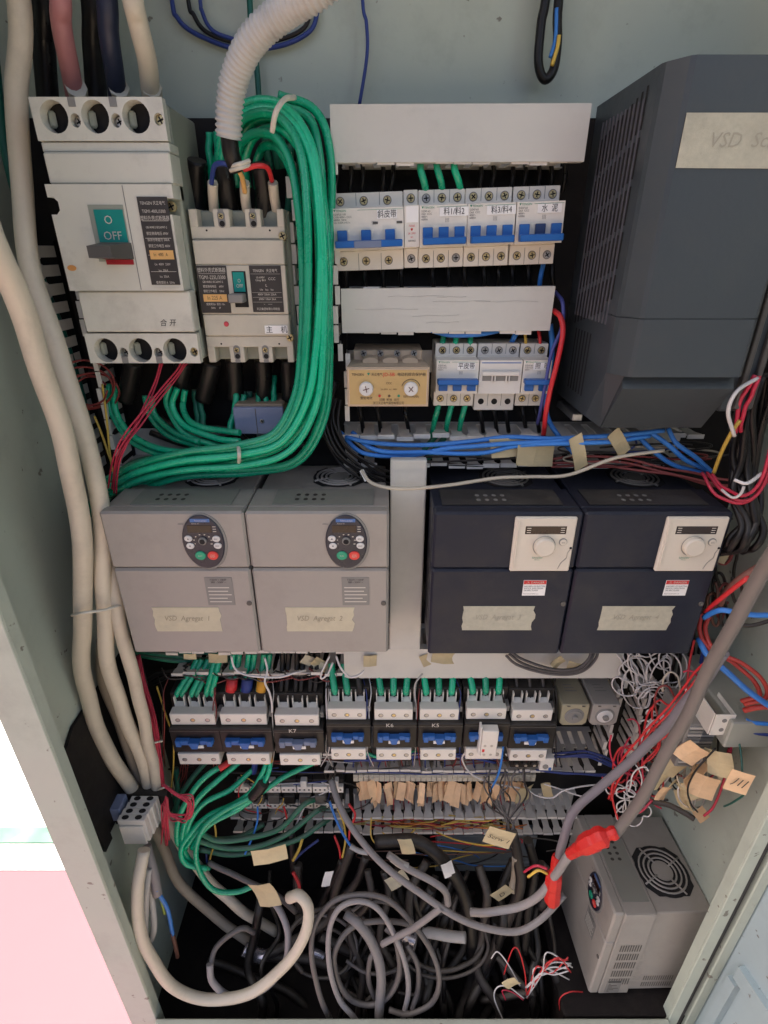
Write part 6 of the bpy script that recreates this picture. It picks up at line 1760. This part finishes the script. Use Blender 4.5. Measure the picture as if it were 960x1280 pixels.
boot([(771, 1040, .503), (752, 1046, .503), (732, 1056, .508), (712, 1068, .518)], [.0085, .0105, .0105, .0086, .0088, .0150, .0158, .0156, .0140, .0158, .0158, .0154, .0150, .0130, .0098, .0098, .0086, .0090, .0082], 'long bright red boot lying across the floor drive')
boot([(697, 1070, .542), (693, 1092, .536), (691, 1112, .532), (690, 1129, .530)], [.0075, .0092, .0092, .0080, .0082, .0138, .0142, .0142, .0128, .0142, .0140, .0138, .0132, .0100], 'short upright bright red boot left of the floor drive')
for px, mt, lab in (([(684, 1092, .535), (672, 1088, .535), (660, 1096, .54)], YELC, 'yellow core curving beside the short red boot'), ([(684, 1086, .535), (670, 1082, .54), (655, 1090, .55)], CRIMC, 'crimson core curving beside the short red boot')):
    wire('cable_core', lab, 'wire', px, .0022, mt, n=6)

# ------------------------------------------------------------------ tangle on the right
rnd = random.Random(21)
def curl(name, label, cx, cy, su, sv, Y, n, r, mat, group, seed, steps=15, loopy=.75):
    rr = random.Random(seed)
    for k in range(n):
        u, v = cx + rr.uniform(-su, su) * .9, cy + rr.uniform(-sv, sv) * .9
        a = rr.uniform(0, 6.28); px = []
        st = rr.uniform(.16, .30); kp = rr.choice((-1, 1)) * rr.uniform(.12, loopy)
        y = Y + rr.uniform(-.012, .012)
        for j in range(rr.randint(7, steps)):
            px.append((u, v, y))
            a += kp
            if rr.random() < .22: kp = rr.choice((-1, 1)) * rr.uniform(.08, loopy)
            u += math.cos(a) * su * st; v += math.sin(a) * sv * st
            y += rr.uniform(-.004, .004)
            du, dv = (cx - u) / su, (cy - v) / sv
            if du * du + dv * dv > .8:
                ta_ = math.atan2(dv, du) - a
                ta_ = (ta_ + math.pi) % (2 * math.pi) - math.pi
                a += max(-.55, min(.55, ta_))
        m = mat[k % len(mat)] if isinstance(mat, (list, tuple)) else mat
        wire(name, label, 'wire', px, r, m, group, n=6, sub=5)
curl('white_wire', 'thin white wire in the tangle right of the timers', 812, 848, 26, 32, .665, 20, .0013, WHITEC, 'white tangle right of the timers', 1, loopy=.45)
curl('white_wire', 'thin white wire in the small coil below the white tangle', 808, 895, 12, 10, .645, 4, .0014, WHITEC, 'white coil right of the timers', 2)
curl('white_wire', 'thin white wire in the tangle beside the floor drive top', 792, 1000, 22, 24, .60, 13, .0012, WHITEC, 'white tangle above the floor drive', 3, loopy=.45)
curl('red_wire', 'red wire in the tangle between the grey diagonal cables', 800, 950, 26, 40, .62, 9, .0015, [CRIMC, REDC], 'red tangle right of the ducts', 4, loopy=.3)
curl('dark_wire', 'dark wire in the shade at the right end of the ducts', 820, 930, 30, 60, .72, 12, .0022, [BLACKC, DARKC, DREDC], 'dark wires right of the ducts', 5)
curl('cream_wire', 'pale wire in the tag cluster on the right wall', 868, 955, 20, 24, .59, 8, .0013, [CREAMC, WHITEC, GREYL], 'pale wires in the right tag cluster', 6)
bundle('white_wire', 'white wire rising from the tangle behind the right black drive', 'wire', [(800, 860, .665), (795, 840, .67), (785, 825, .68), (782, 810, .69)], .0013, WHITEC, [(.005 * i - .014, .003 * (i % 3)) for i in range(7)], 'white wires rising from the tangle', n=6, wob=.003, seed=71)
bundle('red_wire', 'bright red wire along the upper diagonal cable', 'wire', [(900, 815, .54), (870, 850, .555), (830, 900, .57), (800, 930, .585), (775, 970, .60), (765, 1000, .61)], .0018, REDC, [(0, 0), (.005, .004)], 'red wires along the diagonal cable', n=6, wob=.003, seed=72)
wire('red_wire', 'red wire crossing from the tangle up to the diagonal cable', 'wire', [(775, 1035, .60), (765, 985, .60), (790, 950, .59), (840, 915, .57)], .0018, REDC, n=6)
wire('red_wire', 'crimson wire at the top of the floor drive', 'wire', [(775, 1022, .58), (800, 1015, .57), (815, 1000, .575)], .0020, CRIMC, n=6)
# dark duct pieces leaning right of the timers
d = thing('wiring_duct', 'dark vertical finned duct right of the timers', 'wiring duct', (.43, YP, .62))
bx('base', PLATE, d, .410, .470, YP - .003, YP - .0005, .62, .86)
me = fin_mesh(.0215, .060, .004)
for i in range(10):
    for w in (0, 1):
        o = bpy.data.objects.new('fin', me); col.objects.link(o); o.parent = d
        o.location = Vector(((.412, .462)[w], YP - .006, .635 + i * .0215)) - d.location
        o.rotation_euler = (0, math.pi / 2, rnd.uniform(-.1, .1))
# bundle of black cables right of the drives
bundle('black_cable', 'black cable in the tied harness right of the black drives', 'cable', [(948, 470, .62), (935, 520, .625), (928, 580, .62), (934, 620, .60), (938, 655, .585), (925, 680, .585), (912, 690, .60)], .0042, BLACKC, [(.0062 * (i % 4 - 1.5), .0062 * (i // 4 - 1)) for i in range(12)], 'black harness right of the drives', wob=.005, n=8, seed=81)
wire('white_wire', 'white wire bowing in front of the large black drive corner', 'wire', [(948, 472, .60), (922, 488, .59), (910, 515, .59), (918, 545, .60)], .0022, WHITEC, n=6)
bundle('red_wire', 'red wire dropping from the large black drive', 'wire', [(950, 470, .60), (940, 492, .60), (930, 515, .605), (926, 540, .61)], .0024, CRIMC, [(0, 0), (.006, .002)], 'red wires from the large drive', n=6, wob=.001, seed=82)
wire('yellow_wire', 'orange yellow wire rising from the duct to the large drive', 'wire', [(925, 525, .605), (912, 545, .61), (900, 570, .62), (892, 592, .63)], .0024, YELC, n=6)
bare([P(918, 600, .57), P(934, 604, .56), P(952, 592, .575)], .0020, WHITEC, 'cable_tie', 'white cable tie on the black harness', 'cable tie', n=6)
bundle('red_wire', 'red wire curving across the black harness', 'wire', [(890, 592, .63), (905, 612, .60), (930, 622, .575), (950, 600, .57), (965, 540, .57)], .0020, CRIMC, [(0, 0), (.005, .002), (.010, .001)], 'red wires across the harness', n=6, wob=.002, seed=83)
wire('white_wire', 'thin white wire hooking under the black harness', 'wire', [(902, 612, .59), (915, 622, .575), (925, 618, .57), (930, 608, .57)], .0016, WHITEC, n=6)
wire('dull_red_wire', 'brown wire curving out right of the right black drive', 'wire', [(900, 755, .62), (912, 735, .60), (935, 715, .585), (975, 700, .575)], .0046, M('faded brown wire', (.22, .09, .07), .5), n=8)
wire('red_wire', 'short red wire slanting right of the right black drive', 'wire', [(882, 765, .60), (900, 748, .575), (935, 722, .55)], .0030, REDC, n=8)
wire('blue_wire', 'bright blue wire waving right of the right black drive', 'wire', [(880, 772, .60), (900, 762, .575), (925, 766, .565), (950, 770, .56), (985, 768, .56)], .0036, BLUEC, 'blue wires at the right wall', n=8)
wire('black_wire', 'dark wire just below the waving blue wire', 'wire', [(915, 778, .575), (940, 782, .565), (985, 768, .56)], .0026, DARKC, n=8)
bundle('red_wire', 'red wire looping from the right drive to the wall block', 'wire', [(885, 770, .62), (882, 790, .61), (895, 812, .59), (925, 828, .57), (950, 848, .555), (958, 872, .55), (930, 880, .56)], .0030, M('dull red cable', (.42, .04, .03), .45), [(0, 0), (.007, .003)], 'red wires to the wall block', n=8, wob=.0015, seed=84)
wire('blue_wire', 'thick bright blue wire sloping down over the wall block', 'wire', [(873, 798, .61), (885, 820, .585), (910, 842, .56), (940, 868, .545), (985, 895, .535)], .0042, BLUEC, 'blue wires at the right wall', n=8)
wire('blue_wire', 'blue wire leaving the wall block to the right', 'wire', [(932, 900, .555), (945, 904, .55), (985, 905, .545)], .0030, BLUEC, 'blue wires at the right wall', n=8)
wire('blue_wire', 'dark violet wire just under the blue wire at the wall block', 'wire', [(928, 904, .557), (942, 916, .55), (985, 920, .545)], .0024, DBLUEC, 'blue wires at the right wall', n=8)
wire('red_wire', 'short thick red wire end on the wall block', 'wire', [(930, 888, .556), (945, 884, .55), (985, 880, .54)], .0040, M('dull red cable', (.42, .04, .03), .45), n=8)
bundle('dark_wire', 'dark wire behind the right black drive edge', 'wire', [(880, 700, .68), (868, 760, .69), (862, 820, .69), (850, 870, .68)], .0026, BLACKC, [(.007 * i - .014, .004 * (i % 2)) for i in range(6)], 'dark wires behind the right drive', n=6, wob=.003, seed=85)
wire('red_wire', 'red wire running down beside the right drive into the tangle', 'wire', [(868, 800, .66), (862, 830, .65), (858, 860, .63), (850, 890, .61)], .0018, REDC, n=6)
wire('blue_wire', 'dark blue wire in the shadow right of the right drive', 'wire', [(880, 810, .67), (872, 850, .67), (868, 880, .67)], .0028, DBLUEC, n=6)

# block on the right wall: a shelf bracket, grey finned strips and a white angle
wb = thing('wall_terminal_block', 'grey terminal block with white angle bracket on the right wall', 'terminal block', (XR, .66, .83))
bx('shelf', M('shelf paint', (.34, .35, .30), .45, grime=.1, dust=.3), wb, .492, XR - .001, .548, .720, .818, .868, .002)
m = MB()
m.box(.472, .4985, .556, .558, .835, .875, .0004)
m.box(.4985, .5005, .556, .600, .835, .875, .0004)
m.box(.450, .472, .600, .602, .835, .880, .0004)
m.box(.470, .472, .558, .600, .835, .875, .0004)
m.build('angle_bracket', MCBW, wb)
for z_ in (.846, .864):
    MB().disc(.486, z_, .0035, .0035, .5555, .557, 14).build('bracket_hole', MIDGREY, wb)
text('▲', .010, wb, .461, .5995, .862, PRINTG)
for k in range(2):
    xx = .452 + k * .030
    b = bx('terminal_bank', MIDGREY, wb, xx, xx + .026, .575 + .012 * k, .650, .745, .836, .001)
    fm = None
    for j in range(12):
        bx('terminal_rib', GREYL if j % 2 else MIDGREY, b, xx + .003, xx + .023, .573 + .012 * k, .5755 + .012 * k, .748 + j * .0072, .752 + j * .0072)
wire('green_wire', 'thin dark green wire holding a single brown tag', 'wire', [(918, 905, .565), (925, 935, .545), (928, 968, .52), (932, 990, .515), (918, 1002, .525), (905, 1008, .54)], .0014, TEALC, n=6)
wire('red_wire', 'crimson wire arching down from the wall block', 'wire', [(912, 905, .575), (914, 935, .56), (905, 975, .55), (892, 1008, .55), (880, 1020, .55)], .0020, CRIMC, n=6)
wire('black_wire', 'black wire curving through the right tag cluster', 'wire', [(895, 935, .56), (872, 960, .55), (860, 985, .55), (864, 1005, .55), (872, 1015, .55)], .0014, BLACKC, n=6)
wire('dark_cable', 'dark cable slanting above the floor drive to the right', 'cable', [(815, 1002, .60), (835, 1006, .59), (855, 1016, .575), (868, 1024, .565)], .0045, DARKC, n=8)

# ------------------------------------------------------------------ small terminal block on the left wall
tb = thing('terminal_block', 'white terminal block with blue end piece at the lower left wall', 'terminal block', P(178, 1060, .60))
c = P(178, 1030, .585)
for i in range(4):
    x0 = c.x - .020 - i * .0012
    y0 = .575 + i * .0115
    z0 = c.z - .01 + i * .006
    m = MB().box(c.x - .034 + i * .002, c.x + .012 + i * .002, y0, y0 + .0108, c.z - .030, c.z + .024, .001)
    b = m.build('terminal', MCBW2, tb)
    for q in (-.022, .000):
        o = MB().add([(c.x + q + i * .002 + .006 * math.cos(t * .524), y0 + .0054 + .0042 * math.sin(t * .524), c.z + .0244) for t in range(12)], [tuple(range(12))]).build('clamp_hole', HOLE, b)
bx('end_face', MCBW, tb, c.x - .032, c.x + .008, .5715, .5745, c.z - .034, c.z + .012, .001)
bx('blue_end', CTBLUE, tb, c.x - .058, c.x - .036, .590, .620, c.z + .000, c.z + .030, .001)
bx('foot', BLACKP, tb, c.x - .055, c.x + .03, .624, .640, c.z - .028, c.z + .020, .001)
bx('wall_bracket', PLATE, tb, XL + .007, c.x - .03, .626, .638, c.z - .030, c.z - .020)

wb.location.z += 0.032

# ------------------------------------------------------------------ heap of dusty cables on the floor, more clutter
rnd = random.Random(404)
for k in range(26):
    u = rnd.uniform(300, 690); v = rnd.uniform(1075, 1120)
    if k % 3 == 0: u = rnd.uniform(520, 680)
    px = [(u, v, .66 + rnd.uniform(-.02, .03))]
    du = rnd.uniform(-60, 60)
    for j in range(1, 5):
        t = j / 4
        px.append((u + du * t + rnd.uniform(-14, 14), v + (1262 - v) * t ** 1.15 + rnd.uniform(-6, 6), .65 - .13 * t + rnd.uniform(-.01, .01)))
    px.append((u + du * 1.1, 1310, .51))
    wire('dark_cable', 'dusty dark cable in the heap on the cabinet floor', 'cable', px, rnd.choice((.0045, .006, .0075, .009)), rnd.choice((DARKC, BLACKC, BLACKC)), 'heap of dusty cables', n=8)  # black choices put the shade of the deep floor into cable colour
for k in range(9):
    cx, cy = rnd.uniform(400, 560), rnd.uniform(1170, 1225)
    ru, rv = rnd.uniform(30, 70), rnd.uniform(30, 55)
    a0 = rnd.uniform(0, 6)
    px = [(cx + ru * math.cos(a0 + t * .62), cy + rv * math.sin(a0 + t * .62), .565 - .04 * math.sin(a0 + t * .62) + .002 * t) for t in range(rnd.randint(7, 11))]
    wire('dark_cable', 'thin dark cable coil lying among the grey loops', 'cable', px, rnd.choice((.0035, .0045)), rnd.choice((DARKC, DARKC, GREYD)), 'thin dark coils on the floor', n=8)
curl('small_wire', 'thin coloured wire above the fans of the black drives', 800, 566, 95, 14, .69, 14, .0014, [DARKC, DREDC, BLACKC, DBLUEC, CREAMD], 'coloured wires above the black drives', 31, loopy=.16, steps=8)
curl('small_wire', 'thin dark wire behind the row of contactors', 440, 842, 230, 12, .73, 16, .0016, [DARKC, BLACKC, DREDC, DBLUEC], 'dark wires above the contactors', 32, loopy=.16, steps=8)
curl('small_wire', 'thin wire between the contactors and the terminal strip', 520, 958, 220, 10, .712, 14, .0011, [BLACKC, DARKC, DREDC, DBLUEC, GREYL], 'wires under the contactors', 33, loopy=.16, steps=8)
curl('small_wire', 'thin wire among the lower left relay modules', 350, 992, 70, 26, .70, 14, .0011, [BLACKC, DARKC, REDC, WHITEC, DBLUEC, YELC], 'wires at the relay modules', 34, loopy=.16, steps=8)
curl('small_wire', 'thin coloured wire under the tagged duct', 560, 1062, 110, 18, .70, 12, .0014, [DARKC, YELC, REDC, BLUEC, BLACKC, BROWNC], 'coloured wires under the tagged duct', 35, loopy=.16, steps=8)
curl('small_wire', 'coloured wire in the dense tangle by the right wall', 850, 915, 36, 60, .63, 16, .0016, [CRIMC, WHITEC, DREDC, BLACKC, CREAMC, REDC], 'dense tangle by the right wall', 36, loopy=.35)
curl('small_wire', 'coloured wire in the shade beside the right black drive', 905, 720, 24, 60, .64, 8, .0022, [BLACKC, DREDC, BROWNC, DARKC], 'wires beside the right drive', 37)
for k in range(12):
    u, v = rnd.uniform(838, 900), rnd.uniform(925, 990)
    o = tagmesh(P(u, v, .60 + rnd.uniform(-.03, .02)), rnd.uniform(.014, .026), rnd.uniform(.030, .046), rnd.uniform(-1, 1), rnd.uniform(-.9, .9), rnd.uniform(-1.1, 1.1), rnd.choice((BROWNTAG, PALETAG, TAPE)), pitch=rnd.uniform(-.3, .3))
    tag(o, 'curled paper tag deep in the right wall cluster', 'tag', 'tags of the right wall cluster')

# control wires between and under the contactors
rnd = random.Random(90)
for k, u in enumerate((205, 270, 338, 405, 461, 519, 577, 634, 694)):
    for j in range(2):
        uu = u + rnd.uniform(-4, 4)
        wire('control_wire', 'thin control wire hanging in a gap between two contactors', 'wire', [(uu + rnd.uniform(-6, 6), 846, .70), (uu + rnd.uniform(-3, 3), 866, .675), (uu, 886, .664), (uu + rnd.uniform(-2, 2), 912, .655), (uu + rnd.uniform(-4, 4), 938, .66), (uu + rnd.uniform(-8, 8), 958, .69)], .0010, rnd.choice((BLACKC, DREDC, WHITEC, BLACKC, DBLUEC, GREYL)), 'control wires between contactors', n=5, sub=5)
for k in range(24):
    u = 440 + k * 11.5 + rnd.uniform(-3, 3)
    wire('control_wire', 'short dark wire dipping through a slot of the duct below the contactors', 'wire', [(u, 938 + rnd.uniform(-3, 4), .705), (u + rnd.uniform(-3, 3), 950, .698), (u + rnd.uniform(-5, 5), 962, .715)], .0013, rnd.choice((BLACKC, DREDC, BLACKC, DREDC, DBLUEC)), 'wires through the duct slots', n=5, sub=5)
for k in range(14):
    u = 205 + k * 14 + rnd.uniform(-4, 4)
    wire('control_wire', 'thin dark wire crossing above the contactor terminals', 'wire', [(u, 838 + rnd.uniform(-4, 4), .70), (u + rnd.uniform(10, 30), 848 + rnd.uniform(-5, 8), .685), (u + rnd.uniform(30, 60), 842 + rnd.uniform(-6, 8), .70)], .0013, rnd.choice((BLACKC, DARKC, DREDC, GREYD)), 'wires above the contactor terminals', n=5, sub=5)
